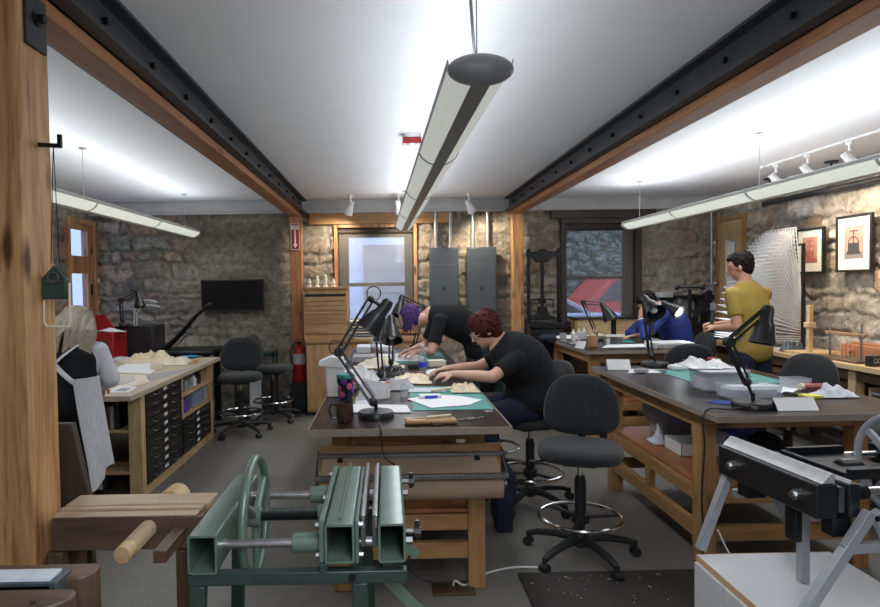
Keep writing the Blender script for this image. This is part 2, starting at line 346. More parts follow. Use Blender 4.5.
# ---------------------------------------------------------------- room shell
XL, XR, YB, YF, HC = -3.85, 4.45, 8.3, -2.6, 2.73
struct(MB().box(XL-.3, YF-.1, -.1, XR+.3, YB+.35, 0).build('floor', 'concrete_floor'))
struct(MB().box(XL-.3, YF-.1, HC, XR+.3, YB+.35, HC+.15).build('ceiling', 'ceiling_paint'))
def vnoise(U, V, sc, seed):
    rs = np.random.RandomState(seed); G = rs.rand(97, 97); x = U*sc + 300; y = V*sc + 300
    xi = np.floor(x).astype(int); yi = np.floor(y).astype(int); fx = x-xi; fy = y-yi; fx = fx*fx*(3-2*fx); fy = fy*fy*(3-2*fy)
    g = lambda a, b: G[a % 97, b % 97]
    return (g(xi,yi)*(1-fx)+g(xi+1,yi)*fx)*(1-fy)+(g(xi,yi+1)*(1-fx)+g(xi+1,yi+1)*fx)*fy - .5
def stone_wall(name, org, ud, nd, Wd, holes, seed, pal, mortar, plaster=None, amp=.042, res=.02, rec=.02, light=False):
    H = HC; nu = int(Wd/res); nv = int(H/res); rs = np.random.RandomState(seed)
    U, V = np.meshgrid(np.linspace(0, Wd, nu+1), np.linspace(0, H, nv+1), indexing='ij')
    U2 = U + .13*vnoise(U, V, 2.3, seed) + .06*vnoise(U, V, 7, seed+1) + .05*vnoise(U, V, 16, seed+8); V2 = V + .10*vnoise(U, V, 1.3, seed+2) + .09*vnoise(U, V, 5, seed+3) + .045*vnoise(U, V, 15, seed+9)
    rows = [-.3]
    while rows[-1] < H+.3: rows.append(rows[-1] + rs.uniform(.09, .27))
    rows = np.array(rows); ri = np.clip(np.searchsorted(rows, V2)-1, 0, len(rows)-2)
    dv = np.minimum(V2-rows[ri], rows[ri+1]-V2); du = np.zeros_like(U); cid = np.zeros(U.shape, int)
    for r in range(len(rows)-1):
        h = rows[r+1]-rows[r]; cs = [-.5 + rs.uniform(0, .2)]
        while cs[-1] < Wd+.5: cs.append(cs[-1] + rs.uniform(.8, 3.0)*max(h, .13))
        cs = np.array(cs); mk = ri == r; u = U2[mk]; ci = np.clip(np.searchsorted(cs, u)-1, 0, len(cs)-2)
        du[mk] = np.minimum(u-cs[ci], cs[ci+1]-u); cid[mk] = r*1000 + ci
    d = np.minimum(du, dv) + .012*vnoise(U, V, 30, seed+4)
    prof = np.clip((d-.009)/.021, 0, 1); prof = prof*prof*(3-2*prof)
    hsh = np.abs(np.sin(cid*12.9898+seed)*43758.5453) % 1; h2 = np.abs(np.sin(cid*78.233+seed)*24634.63) % 1; h3 = np.abs(np.sin(cid*39.4+seed)*9634.6) % 1
    tilt = (h2-.5)*.12*(V2-rows[ri]) + (h3-.5)*.08*du
    face = amp*(.25 + .75*h2) + tilt + .014*vnoise(U, V, 9, seed+5) + .012*vnoise(U, V, 25, seed+6)
    disp = prof*face + (1-prof)*(.01*vnoise(U, V, 15, seed+7) - rec*np.clip(vnoise(U, V, 1.3, seed+31)*2+.7, 0, 1))
    pal = np.array(pal); LT = np.clip((U + org[0] + 1.3)/.5, 0, 1)[..., None]*(.6 if light else 0)*np.ones(3)
    colr = pal[(hsh*len(pal)).astype(int) % len(pal)]*(.9+.6*h3)[..., None]
    colr = colr*(1-LT) + np.array((.40,.345,.275))*(.8+.4*h2)[..., None]*LT
    mo = np.array(mortar)*(1 + .25*LT); pf = np.clip(prof*1.3, 0, 1)[..., None]
    colr = colr*pf + mo*(1-pf)
    cov = np.clip(vnoise(U, V, 1.9, seed+11)*3 + vnoise(U, V, 8, seed+12)*2.6 + .25, 0, 1)*.78   # mortar smeared over the faces
    if plaster is not None: cov = np.maximum(cov, plaster(U, V, vnoise))
    pl = mo*(1.0 + .5*vnoise(U, V, 3, seed+13))[..., None]
    colr = colr*(1-cov[..., None]) + pl*cov[..., None]; disp = disp*(1-.7*cov) + .015*cov
    org = Vector(org); ud = Vector(ud); nd = Vector(nd)
    P = np.array(org)[None, None]+U[..., None]*np.array(ud)+V[..., None]*np.array((0,0,1))+disp[..., None]*np.array(nd)
    P = P.reshape(-1, 3); fs = []
    uc = np.linspace(0, Wd, nu+1); vc = np.linspace(0, H, nv+1); flip = ud.cross(Vector((0,0,1))).dot(nd) < 0
    for i in range(nu):
        for j in range(nv):
            um = (uc[i]+uc[i+1])/2; vm = (vc[j]+vc[j+1])/2
            if any(a < um < b and c < vm < e for a, b, c, e in holes): continue
            q = (i*(nv+1)+j, (i+1)*(nv+1)+j, (i+1)*(nv+1)+j+1, i*(nv+1)+j+1); fs.append(q[::-1] if flip else q)
    me = bpy.data.meshes.new(name); me.from_pydata(P.tolist(), [], fs); me.materials.append(M('rubble_stone'))
    at_ = me.color_attributes.new('stone', 'FLOAT_COLOR', 'POINT'); cc = np.ones((len(P), 4)); cc[:, :3] = np.clip(colr.reshape(-1, 3), 0, 1); at_.data.foreach_set('color', cc.ravel())
    me.polygons.foreach_set('use_smooth', [True]*len(me.polygons))
    o = bpy.data.objects.new(name, me); C.objects.link(o); return struct(o)
def plast(U, V, vn):     # grey render over the stones around the screen
    x = U + XL; m = np.clip(1.25 - np.abs((x+1.75)/.85 + vn(U, V, 1.5, 5)*.9)**2 + vn(U, V, 3, 6)*.8, 0, 1); return np.clip(m*1.6, 0, 1)*.97
def plast2(U, V, vn):
    x = U + XL; return np.clip(.55 - np.abs((x-3.9)/.7)**2 + vn(U, V, 3, 16)*1.6, 0, .9)
pal_b = [(.20,.17,.14),(.26,.22,.17),(.16,.15,.13),(.31,.24,.18),(.28,.17,.13),(.24,.24,.20),(.36,.32,.27),(.14,.125,.11)]
pal_r = [(.36,.31,.26),(.42,.36,.29),(.30,.275,.245),(.42,.33,.24),(.48,.43,.36),(.38,.26,.18),(.26,.245,.225),(.50,.45,.39)]
stone_wall('wall_back', (XL-.1, YB, 0), (1,0,0), (0,-1,0), XR-XL+.2, [(XL*-1+.1-.66, -XL+.1+.40, 1.0, 2.40), (-XL+.1+2.356, -XL+.1+3.40, 1.0, 2.43)], 3, pal_b+[(.40,.32,.24),(.34,.30,.26)], (.27,.248,.205),
           lambda U, V, vn: np.maximum(plast(U-.1, V, vn), plast2(U-.1, V, vn)), light=True)
stone_wall('wall_left', (XL, YF, 0), (0,1,0), (1,0,0), YB-YF, [(7.52-YF, 8.20-YF, 0, 2.44)], 21, pal_b, (.27,.25,.21))
stone_wall('wall_right', (XR, YF, 0), (0,1,0), (-1,0,0), YB-YF, [(7.58-YF, 8.17-YF, 0, 2.385)], 33, pal_r, (.33,.305,.265), amp=.045, rec=.03)
struct(MB().box(XL-.2, YF-.1, 0, XR+.2, YF, HC).build('wall_front', 'white_paint'))
# ---------------------------------------------------------------- windows and doors
def window(n, x0, x1, z0, z1, gx0, gx1, gz0, gz1, zm, casing, sash, cw):
    o = bpy.data.objects.new('window_%d' % n, None); C.objects.link(o); o.location = ((x0+x1)/2, YB, z0); struct(o); B = o.location.copy()
    def fr(a0, a1, c0, c1, w_, y0, y1, name, mat, wb=None):
        m = MB(B); wb = wb or w_
        m.box(a0, y0, c0, a0+w_, y1, c1); m.box(a1-w_, y0, c0, a1, y1, c1); m.box(a0+w_, y0, c1-w_, a1-w_, y1, c1); m.box(a0+w_, y0, c0, a1-w_, y1, c0+wb)
        return m.build(name, mat, o, .004)
    fr(x0-.02, x1+.02, z0-.05, z1+.02, cw, YB-.07, YB+.3, 'casing', casing)
    m = MB(B); s0, s1, t0, t1 = x0-.02+cw, x1+.02-cw, z0-.05+cw, z1+.02-cw; y0, y1 = YB+.06, YB+.11
    m.box(s0, y0, t0, gx0, y1, t1); m.box(gx1, y0, t0, s1, y1, t1); m.box(gx0, y0, gz1, gx1, y1, t1); m.box(gx0, y0, t0, gx1, y1, gz0); m.box(gx0, y0-.02, zm-.025, gx1, y1, zm+.025)
    m.build('sash', sash, o, .003)
    MB(B).box(gx0, y0+.02, gz0, gx1, y0+.026, gz1).build('pane', 'window_glass', o)
    MB(B).box(s0+.01, YB-.005, t1-.06, s1-.01, YB+.05, t1).tube((s0+.01, YB+.02, t1-.05), (s1-.01, YB+.02, t1-.05), .03).build('shade_roller', 'sash_brown', o)
    MB(B).box(s0+.02, YB+.022, t0+.05, s1-.02, YB+.024, t1-.04).build('solar_shade', 'solar_shade', o)
    return o
window(1, -.66, .40, 1.0, 2.39, -.495, .254, 1.15, 2.24, 1.61, 'fir_z', 'sash_grey', .045)
window(2, 2.356, 3.40, 1.0, 2.43, 2.45, 3.20, 1.14, 2.29, 1.66, 'sash_brown', 'sash_brown', .07)
m = MB().box(-1.0, YB-.1, 2.41, .9, YB+.02, 2.56); struct(m.build('trim_1', 'bench_x', None, .004))
m = MB().box(2.2, YB-.1, 2.45, 3.6, YB+.02, 2.56); struct(m.build('trim_2', 'sash_brown', None, .004))
def side_door(n, X, y0, y1, zt, sgn, mat, transom):
    o = bpy.data.objects.new('door_%d' % n, None); C.objects.link(o); o.location = (X, (y0+y1)/2, 0); struct(o); B = o.location.copy()
    xa, xb = (X-.12, X+.06) if sgn > 0 else (X-.06, X+.12)
    m = MB(B); w_ = .055
    m.box(xa, y0, 0, xb, y0+w_, zt).box(xa, y1-w_, 0, xb, y1, zt).box(xa, y0+w_, zt-w_, xb, y1-w_, zt); m.build('door_frame', 'fir_z' if n == 1 else 'bench_z', o, .004)
    d0, d1 = y0+w_+.005, y1-w_-.005; top = zt-w_-.005; xl, xh = X-.045, X
    if transom:
        tb = 1.93; m = MB(B).box(xl, d0, tb, xh, d1, tb+.09).box(xl, d0, top-.07, xh, d1, top).box(xl, d0, tb+.09, xh, d0+.07, top-.07).box(xl, d1-.07, tb+.09, xh, d1, top-.07)
        m.build('transom', mat, o, .004); MB(B).box(X-.025, d0+.07, tb+.09, X-.02, d1-.07, top-.07).build('pane', 'door_glass', o); top = tb-.001; g0, g1, st = .95, top-.13, .085
    else: g0, g1, st = 1.35, top-.24, .15
    m = MB(B).box(xl, d0, 0, xh, d0+st, top).box(xl, d1-st, 0, xh, d1, top).box(xl, d0+st, 0, xh, d1-st, g0).box(xl, d0+st, g1, xh, d1-st, top)
    leaf = m.build('door_leaf', mat, o, .004)
    MB(B).box(X-.025, d0+st, g0, X-.02, d1-st, g1).build('pane', 'door_glass', leaf)
    if n == 1:
        MB(B).box(xh, y1-.07, 1.52, xh+.02, y1-.04, 1.66).build('hinge', 'black_iron', leaf)
    else:
        MB(B).tube((xl-.05, d0+.06, 1.05), (xl, d0+.06, 1.05), .012).tube((xl-.05, d0+.06, 1.05), (xl-.05, d0+.16, 1.05), .01).build('door_handle', 'steel', leaf)
        for k, (a, z, hh) in enumerate(((.19, 1.93, .16), (.17, 1.70, .18), (.20, 1.50, .14))):
            MB(B).box(X-.031, d0+st+a-.13, z, X-.027, d0+st+a+.05, z+hh).build('notice', 'paper', leaf)
side_door(1, XL, 7.5, 8.22, 2.48, 1, 'fir_z', True)
side_door(2, XR, 7.55, 8.2, 2.42, -1, 'pale_z', False)
# ---------------------------------------------------------------- outside
struct(MB().box(-30, YB+.4, -.12, 30, 40, -.02).build('ground', 'asphalt'))
t = thing('garage', 'pale grey neighbouring garage seen through the middle window', 'building', (0, 13.2, -.02)); B = (0, 13.2, -.02)
MB(B).box(-4.2, 13.2, -.02, 1.9, 15.8, 3.3).build('wall', 'siding_pale', t); MB(B).box(-4.4, 13.0, 3.3, 2.1, 16, 3.5).build('roof', 'garage_grey', t)
m = MB(B).box(-.48, 13.12, -.02, 1.6, 13.2, 2.45)
for k in range(1, 5): m.box(-.48, 13.1, k*.49-.03, 1.6, 13.12, k*.49-.01)
m.build('garage_door', 'garage_grey', t)
def car(name, label, cat, x0, Y, mat, pickup):
    t = thing(name, label, cat, (x0+2.1, Y, -.02)); B = (x0+2.1, Y, -.02); z = -.02; ks = 1.12 if pickup else 1.0
    prof = [(0,.35),(0,.85),(.25,1.0),(1.2,1.05),(1.75,1.55),(2.7,1.55),(2.95,1.05),(4.2,1.05),(4.3,.95),(4.3,.35)] if pickup else [(0,.35),(0,.75),(.3,.95),(1.1,1.0),(1.75,1.42),(3.1,1.42),(3.85,1.0),(4.2,.95),(4.3,.35)]
    MB(B).prism([(x0+a, Y, z+b*ks) for a, b in prof], (0, 1.7, 0)).build('body', mat, t, .03)
    wb = [(1.42,1.08),(1.82,1.48),(2.62,1.48),(2.82,1.08)] if pickup else [(1.25,1.02),(1.8,1.36),(3.05,1.36),(3.65,1.02)]
    MB(B).prism([(x0+a, Y-.01, z+b*ks) for a, b in wb], (0, .012, 0)).build('side_window', 'screen_black', t)
    for a in (.85, 3.45):
        MB(B).tube((x0+a, Y-.04, z+.34), (x0+a, Y+.2, z+.34), .34, n=24).build('wheel', 'rubber', t)
car('parked_car', 'grey parked car outside the middle window', 'car', .02, 11.2, 'car_grey', False)
car('pickup_truck', 'red pickup parked outside the right-hand window', 'truck', 3.1, 13.2, 'truck_red', True)
m = MB((4, 11.0, -.02))
for k in range(34): m.box(2.0+k*.13, 11, -.02, 2.0+k*.13+.07, 11.03, 1.05)
m.box(2.0, 11.03, .3, 6.4, 11.06, .4).box(2.0, 11.03, 1.05, 6.4, 11.06, .95); tag(m.build('picket_fence', 'snow_fence'), 'pale picket fence outside the right-hand window, in front of the red pickup', 'fence')
m = MB((6, 17, -.02)); rnd = random.Random(4)
m.box(2.9, 17, -.02, 11, 17.8, 3.9)
for k in range(1900): m.ell((rnd.uniform(3.0, 8), 16.95+rnd.uniform(-.15, .1), rnd.uniform(.1, 4.2)), rnd.uniform(.06, .17), .15, rnd.uniform(.05, .15), n=6, k=4)
tag(m.build('hedge', 'foliage'), 'tall grey-green hedge behind the red pickup outside', 'hedge')
# ---------------------------------------------------------------- ceiling beams and posts
def channel(m, xw, s, y0, y1, z0=2.55, z1=2.725):      # s: direction the flanges point
    m.box(min(xw, xw+s*.012), y0, z0, max(xw, xw+s*.012), y1, z1)
    m.box(min(xw, xw+s*.075), y0, z0, max(xw, xw+s*.075), y1, z0+.014); m.box(min(xw, xw+s*.075), y0, z1-.016, max(xw, xw+s*.075), y1, z1); return m
def beam(xa, xb, label, y0=-2.4):
    t = thing('ceiling_beam', label, 'beam', ((xa+xb)/2, 3, 2.5)); B = t.location.copy()
    MB(B).box(xa, y0, 2.50, xb, 8.17, 2.724).build('timber', 'redfir_y', t, .006)
    for xw, s in ((xa, -1), (xb, 1)):
        c = channel(MB(B), xw, s, y0, 8.17).build('steel_channel', 'channel_steel', t)
        if (s > 0) == (xa < 0):
            for k in range(15):
                y = 1.0+k*.49; MB(B).tube((xw+s*.01, y, 2.645), (xw+s*.032, y, 2.645), .015, n=6).build('bolt', 'black_iron', c)
    return t
beam(-1.225, -1.10, 'timber and black steel ceiling beam on the left, above the near post')
beam(1.646, 1.775, 'timber and black steel ceiling beam on the right, running over the nipping press')
def post(x0, x1, y0, y1, label, mat='fir_z'):
    t = thing('timber_post', label, 'post', ((x0+x1)/2, (y0+y1)/2, 0)); B = t.location.copy()
    MB(B).box(x0, y0, 0, x1, y1, 2.498).build('post_shaft', mat, t, .008); return t, B
t, B = post(-1.42, -1.058, 1.84, 2.0, 'thick fir post filling the left edge, nearest the viewer')
m = MB(B); m.box(-1.057, 1.865, 2.33, -1.047, 1.975, 2.49); pl = m.build('steel_plate', 'channel_steel', t, .002)
MB(B).tube((-1.048, 1.92, 2.42), (-1.021, 1.92, 2.42), .014, n=6).tube((-1.048, 1.92, 2.42), (-1.041, 1.92, 2.42), .022, n=16).build('bolt', 'black_iron', pl)
MB(B).box(-1.4205, 1.8395, .02, -1.26, 1.841, 2.49).build('lamination', 'redfir_z', t)
t, B = post(-1.235, -1.075, 8.0, 8.14, 'slim fir post standing by the red fire extinguisher', 'redfir_z')
t, B = post(1.64, 1.785, 8.0, 8.14, 'slim fir post standing left of the tall nipping press')
m = MB().box(XL, 8.17, 2.55, XR, 8.182, 2.728).box(XL, 8.10, 2.55, XR, 8.182, 2.562).box(XL, 8.10, 2.716, XR, 8.182, 2.728); struct(m.build('trim_3', 'soffit_steel'))
# arrow sign on the post
t = thing('extinguisher_sign', 'red sign with a white down arrow on the fir post', 'sign', (-1.155, 7.99, 2.07)); B = t.location.copy()
MB(B).box(-1.21, 7.985, 2.07, -1.10, 7.992, 2.41).build('sign_plate', 'red_paint', t)
m = MB(B); y = 7.9845
for a, b, c, d in ((-1.21, 2.07, -1.10, 2.076), (-1.21, 2.404, -1.10, 2.41), (-1.21, 2.07, -1.204, 2.41), (-1.106, 2.07, -1.10, 2.41)): m.box(a, y-.001, b, c, y, d)
m.box(-1.165, y-.001, 2.14, -1.145, y, 2.32); m.prism([(-1.185, y-.001, 2.14), (-1.125, y-.001, 2.14), (-1.155, y-.001, 2.09)], (0, .001, 0)); m.build('arrow', 'paper', t)
m = MB(B).box(-1.204, y-.0008, 2.325, -1.106, y, 2.385).build('text_band', 'paper', t)
def text(body, size, loc, rot, mat, parent, B=(0,0,0), ext=.0006, name='lettering'):
    cu = bpy.data.curves.new(name, 'FONT'); cu.body = body; cu.size = size; cu.align_x = 'CENTER'; cu.align_y = 'CENTER'; cu.extrude = ext
    o = bpy.data.objects.new('t', cu); C.objects.link(o); bpy.context.view_layer.update()
    me = bpy.data.meshes.new_from_object(o.evaluated_get(bpy.context.evaluated_depsgraph_get())); bpy.data.objects.remove(o)
    me.materials.clear(); me.materials.append(M(mat)); p = bpy.data.objects.new(name, me); C.objects.link(p); p.parent = parent
    p.location = Vector(loc)-Vector(B); p.rotation_euler = rot; return p
text('FIRE', .038, (-1.155, y-.0015, 2.366), (PI/2, 0, 0), 'red_paint', t, B)
text('EXTINGUISHER', .0125, (-1.155, y-.0015, 2.338), (PI/2, 0, 0), 'red_paint', t, B)
# fire extinguisher
t = thing('fire_extinguisher', 'red fire extinguisher on a black stand at the fir post', 'fire extinguisher', (-1.11, 7.86, .38)); B = t.location.copy()
MB(B).lathe([(.001,.38),(.07,.38),(.082,.40),(.082,.76),(.07,.81),(.03,.84),(.03,.86),(.001,.86)], (-1.11, 7.86, 0)).build('cylinder', 'red_paint', t)
MB(B).lathe([(.0832,.62),(.0832,.75)], (-1.11, 7.86, 0), 24).build('label_band', 'grey_board', t)
MB(B).tube((-1.11,7.86,.86), (-1.11,7.86,.90), .02).bar((-1.16,7.83,.915), (-1.06,7.80,.935), .02, .008).bar((-1.16,7.83,.89), (-1.07,7.80,.89), .02, .008).build('valve', 'black_iron', t)
MB(B).path([(-1.13,7.84,.89),(-1.19,7.82,.86),(-1.215,7.80,.76),(-1.205,7.80,.62),(-1.19,7.80,.52)], .011).build('hose', 'black_plastic', t)
m = MB((-1.11, 7.87, 0)).box(-1.21, 7.77, 0, -1.03, 7.97, .38); tag(m.build('extinguisher_stand', 'black_paint', None, .006), 'black box stand under the red fire extinguisher', 'stand')
# ---------------------------------------------------------------- pendants
def pendant(label, x0, y0, x1, y1, body, lens, rib, zt):
    t = thing('pendant_lamp', label, 'lamp', ((x0+x1)/2, (y0+y1)/2, zt-.085)); B = t.location.copy()
    d = Vector((x1-x0, y1-y0, 0)); L = d.length; d.normalize(); sx = Vector((d.y, -d.x, 0)); P0 = Vector((x0, y0, 0))
    pt = lambda a, s_, z: P0 + d*s_ + sx*a + Vector((0, 0, z))
    # shell: shallow bowl section, open at the top between the rims
    prof = [(-.112, zt), (-.108, zt-.022), (-.09, zt-.05), (-.06, zt-.072), (-.032, zt-.083), (.032, zt-.083), (.06, zt-.072), (.09, zt-.05), (.108, zt-.022), (.112, zt)]
    def strip(i0, i1, s0, s1, off=0, th=.003):
        m = MB(B); vs = []; 
        for s_ in (s0, s1):
            for a, z in prof[i0:i1+1]: vs.append(pt(a*(1+off/.11), s_, z-off))
            for a, z in prof[i0:i1+1]: vs.append(pt(a*(1+off/.11)*.97, s_, z-off+th))
        n = i1-i0+1; fs = []
        for i in range(n-1): fs += [(i, i+1, 2*n+i+1, 2*n+i), (n+i, 3*n+i, 3*n+i+1, n+i+1)]
        fs += [(0, 2*n, 3*n, n), (n-1, 2*n-1, 4*n-1, 3*n-1)]
        for i in range(n-1): fs += [(i, n+i, n+i+1, i+1), (2*n+i, 2*n+i+1, 3*n+i+1, 3*n+i)]
        m.add(vs, fs); return m
    sp = strip(4, 5, .05, L-.05, .002, .01)
    for i0, i1 in ((0, 1), (8, 9)):
        q = strip(i0, i1, .05, L-.05, .001, .004); sp.add(q.v, q.f)
    sp.build('housing', body, t)
    for i0, i1 in ((1, 4), (5, 8)): strip(i0, i1, .05, L-.05).build('lens', lens, t)
    nr = max(2, int(L/1.15))
    for k in range(1, nr):
        strip(1, 8, L*k/nr-.012, L*k/nr+.012, .003, .006).build('rib', rib, t)
    for s0, e in ((0, -1), (L, 1)):
        mm = Matrix((sx, d, Vector((0, 0, 1)))).transposed()
        MB(B).ell(pt(0, s0-e*.05, zt-.034), .1135, .055, .053, mm, 28, 14).build('end_cap', body, t)
    m = MB(B).tube(pt(-.08, .08, zt-.02), pt(-.08, L-.08, zt-.02), .003); m.build('tray', body, t)
    for s_ in (.12, L/2, L-.3):
        c = MB(B).tube(pt(0, s_, zt-.02), pt(0, s_, 2.73), .0025, n=6).tube(pt(0, s_, 2.722), pt(0, s_, 2.73), .03).build('suspension_cable', 'galvanised', t)
    return t, pt
for lab, x0, y0, x1, y1, a, b, zt in PEND:
    mid = 'middle' in lab
    t, pt = pendant(lab, x0, y0, x1, y1, 'pendant_grey' if mid else 'white_paint', 'lens_lit' if mid else 'lens_bright', 'pendant_grey' if mid else 'white_paint', zt)
    if mid:
        MB(t.location).path([pt(-.0, .14, 2.37), pt(-.012, .12, 2.45), pt(-.03, .07, 2.6), pt(-.035, .02, 2.73)], .006).build('power_cord', 'grey_board', t)
# ---------------------------------------------------------------- track lights
def track_head(x, y, ztop, tgt, label, power, group, name='track_light'):
    t = thing(name, label, 'spotlight', (x, y, ztop), 0, group); B = t.location.copy()
    d = (Vector(tgt) - Vector((x, y, ztop-.16))).normalized(); c = Vector((x, y, ztop-.15))
    MB(B).tube((x, y, ztop), (x, y, ztop-.03), .03).tube((x, y, ztop-.03), (x, y, ztop-.09), .012).build('mount', 'white_paint', t)
    xx, yy, dd = frame(d); mm = Matrix((xx, yy, dd)).transposed()
    MB(B).lathe([(.001,-.07),(.03,-.07),(.034,-.02),(.033,.0),(.05,.06),(.055,.10),(.048,.10),(.04,.05),(.001,.04)], c, 20, mm).build('head', 'white_paint', t)
    MB(B).lathe([(.001,.055),(.038,.055),(.038,.06),(.001,.06)], c, 16, mm).build('bulb', 'spot_glow', t)
    spot(c + d*.11, tgt, power)
for x, y, tg, lab in ((-.43, 7.78, (-.8, 8.3, 1.6), 'white spotlight left of the pendant, above the middle window'), (.17, 7.72, (.42, 8.3, 1.55), 'white spotlight close to the pendant end, above the middle window'), (1.05, 7.75, (1.6, 8.3, 1.6), 'white spotlight above the grey electrical panels')):
    track_head(x, y, 2.73, tg, lab, 30, 'white spotlights along the back wall')
t = thing('ceiling_track', 'white lighting track on the ceiling of the right-hand bay', 'lighting track', (3.77, 5.0, 2.73)); MB(t.location).box(3.755, 3.6, 2.71, 3.785, 6.1, 2.73).build('rail', 'white_paint', t, .002); MB(t.location).box(3.74, 6.1, 2.705, 3.80, 6.16, 2.73).build('end_cap', 'white_paint', t)
for y, lab in ((5.95, 'farthest white spotlight of the right-hand track'), (5.5, 'middle white spotlight of the right-hand track'), (5.0, 'nearest white spotlight of the right-hand track')):
    track_head(3.77, y, 2.71, (4.45, y-.15, 1.7), lab, 27, 'white spotlights on the right-hand track')
# pipe under the ceiling at the right wall
t = thing('sprinkler_pipe', 'dark pipe on hangers under the ceiling along the right wall', 'pipe', (4.3, 5.5, 2.48)); B = t.location.copy()
MB(B).tube((4.3, 7.0, 2.46), (4.3, 3.2, 2.46), .03).build('pipe', 'channel_steel', t)
for y in (6.9, 5.94, 4.6):
    MB(B).tube((4.3, y, 2.48), (4.3, y, 2.72), .008, n=8).torus((4.3, y, 2.48), .034, .006, (0,1,0)).tube((4.3, y, 2.715), (4.3, y, 2.73), .06).build('hanger', 'channel_steel', t)
m = MB((4.28, 8.1, 1)).tube((4.28, 8.1, 1.0), (4.28, 8.1, 2.55), .012); tag(m.build('wall_conduit', 'galvanised'), 'thin pale conduit running down beside the right-hand door', 'conduit')
# alarm strobe and small ceiling fittings
t = thing('smoke_alarm', 'red and white alarm on the ceiling beside the pendant', 'alarm', (.21, 4.7, 2.73)); B = t.location.copy()
MB(B).lathe([(.075,2.73),(.07,2.705),(.05,2.70),(.001,2.70)], (.21, 4.7, 0)).build('base', 'white_plastic', t)
MB(B).box(.14, 4.65, 2.655, .28, 4.75, 2.70).build('red_housing', 'red_paint', t, .004)
for dx in (-.03, .03): MB(B).box(.21+dx-.013, 4.66, 2.635, .21+dx+.013, 4.70, 2.655).build('strobe', 'white_plastic', t)
# electrical panels
def panel(x0, x1, label, latch):
    t = thing('electrical_panel', label, 'electrical panel', ((x0+x1)/2, 8.2, 1.13), 0, 'electrical panels on the back wall'); B = t.location.copy()
    MB(B).box(x0, 8.12, 1.13, x1, 8.20, 2.08).build('box', 'panel_grey', t, .004)
    d = MB(B).box(x0+.012, 8.108, 1.145, x1-.012, 8.119, 2.065).build('cover', 'panel_grey', t, .003)
    MB(B).box(x0+.02, 8.104, 1.16, x1-.02, 8.108, 1.86).build('door', 'panel_grey', d, .002)
    MB(B).box((x0+x1)/2-.03, 8.096, 1.52, (x0+x1)/2+.01, 8.104, 1.56).build('latch', 'black_plastic', d)
    for px_ in latch: MB(B).tube((px_, 8.2, 2.08), (px_, 8.2, 2.55), .024).tube((px_, 8.2, 2.08), (px_, 8.2, 2.11), .034).build('conduit', 'galvanised', t)
panel(.575, .955, 'grey electrical panel left of its twin, right of the middle window', (.665, .86))
panel(1.07, 1.455, 'grey electrical panel right of its twin, nearer the fir post', (1.155, 1.35))
# ---------------------------------------------------------------- TV
t = thing('wall_screen', 'black flat screen on the grey plastered wall at the back left', 'television', (-2.0, 8.2, 1.3)); B = t.location.copy()
MB(B).box(-2.42, 8.14, 1.29, -1.60, 8.18, 1.70).build('case', 'black_plastic', t, .006); MB(B).box(-2.405, 8.136, 1.31, -1.615, 8.14, 1.685).build('display', 'screen_black', t)
MB(B).box(-2.15, 8.18, 1.38, -1.85, 8.30, 1.6).build('bracket', 'black_iron', t)
# ---------------------------------------------------------------- pictures
def picture(y0, y1, z0, z1, label, bgm, dark):
    t = thing('framed_print', label, 'picture', (4.33, (y0+y1)/2, z0), 0, 'framed prints on the right wall'); B = t.location.copy(); x = 4.33; f = .022
    m = MB(B).box(x, y0, z0, x+.03, y0+f, z1).box(x, y1-f, z0, x+.03, y1, z1).box(x, y0+f, z0, x+.03, y1-f, z0+f).box(x, y0+f, z1-f, x+.03, y1-f, z1); m.build('frame', 'black_paint', t, .002)
    MB(B).box(x+.012, y0+f, z0+f, x+.02, y1-f, z1-f).build('mount_board', 'mat_board', t)
    w_ = y1-y0; h = z1-z0; a0, a1, b0, b1 = y0+w_*.24, y1-w_*.24, z0+h*.24, z1-h*.2; pr = MB(B).box(x+.009, a0, b0, x+.012, a1, b1).build('print', bgm, t)
    c = (a0+a1)/2; W_ = a1-a0; H_ = b1-b0; m = MB(B); xx = x+.0075
    MB(B).box(x+.008, a0, b0, x+.009, a1, b0+H_*.18).build('print_ground', 'print_grey' if dark == 'print_dark' else 'print_red', pr)
    m.box(xx, c-W_*.36, b0+H_*.12, xx+.001, c+W_*.36, b0+H_*.22).box(xx, c-W_*.3, b0+H_*.22, xx+.001, c+W_*.3, b0+H_*.48).box(xx, c-.006, b0+H_*.48, xx+.001, c+.006, b0+H_*.86).box(xx, c-W_*.22, b0+H_*.84, xx+.001, c+W_*.22, b0+H_*.87)
    m.torus((xx+.001, c, b0+H_*.45), W_*.28, .006, (1,0,0), 24, 4, .1).build('press_image', dark, pr)
    MB(B).box(x+.03, (y0+y1)/2-.02, (z0+z1)/2, XR+.0, (y0+y1)/2+.02, (z0+z1)/2+.03).build('hanger', 'black_iron', t)
picture(5.48, 5.92, 1.66, 2.19, 'black framed print of an old press, nearer of the two on the right wall', 'print_pink', 'print_dark')
picture(6.09, 6.50, 1.655, 2.12, 'black framed reddish print, partly hidden behind the white wire rack', 'print_pink', 'print_red')
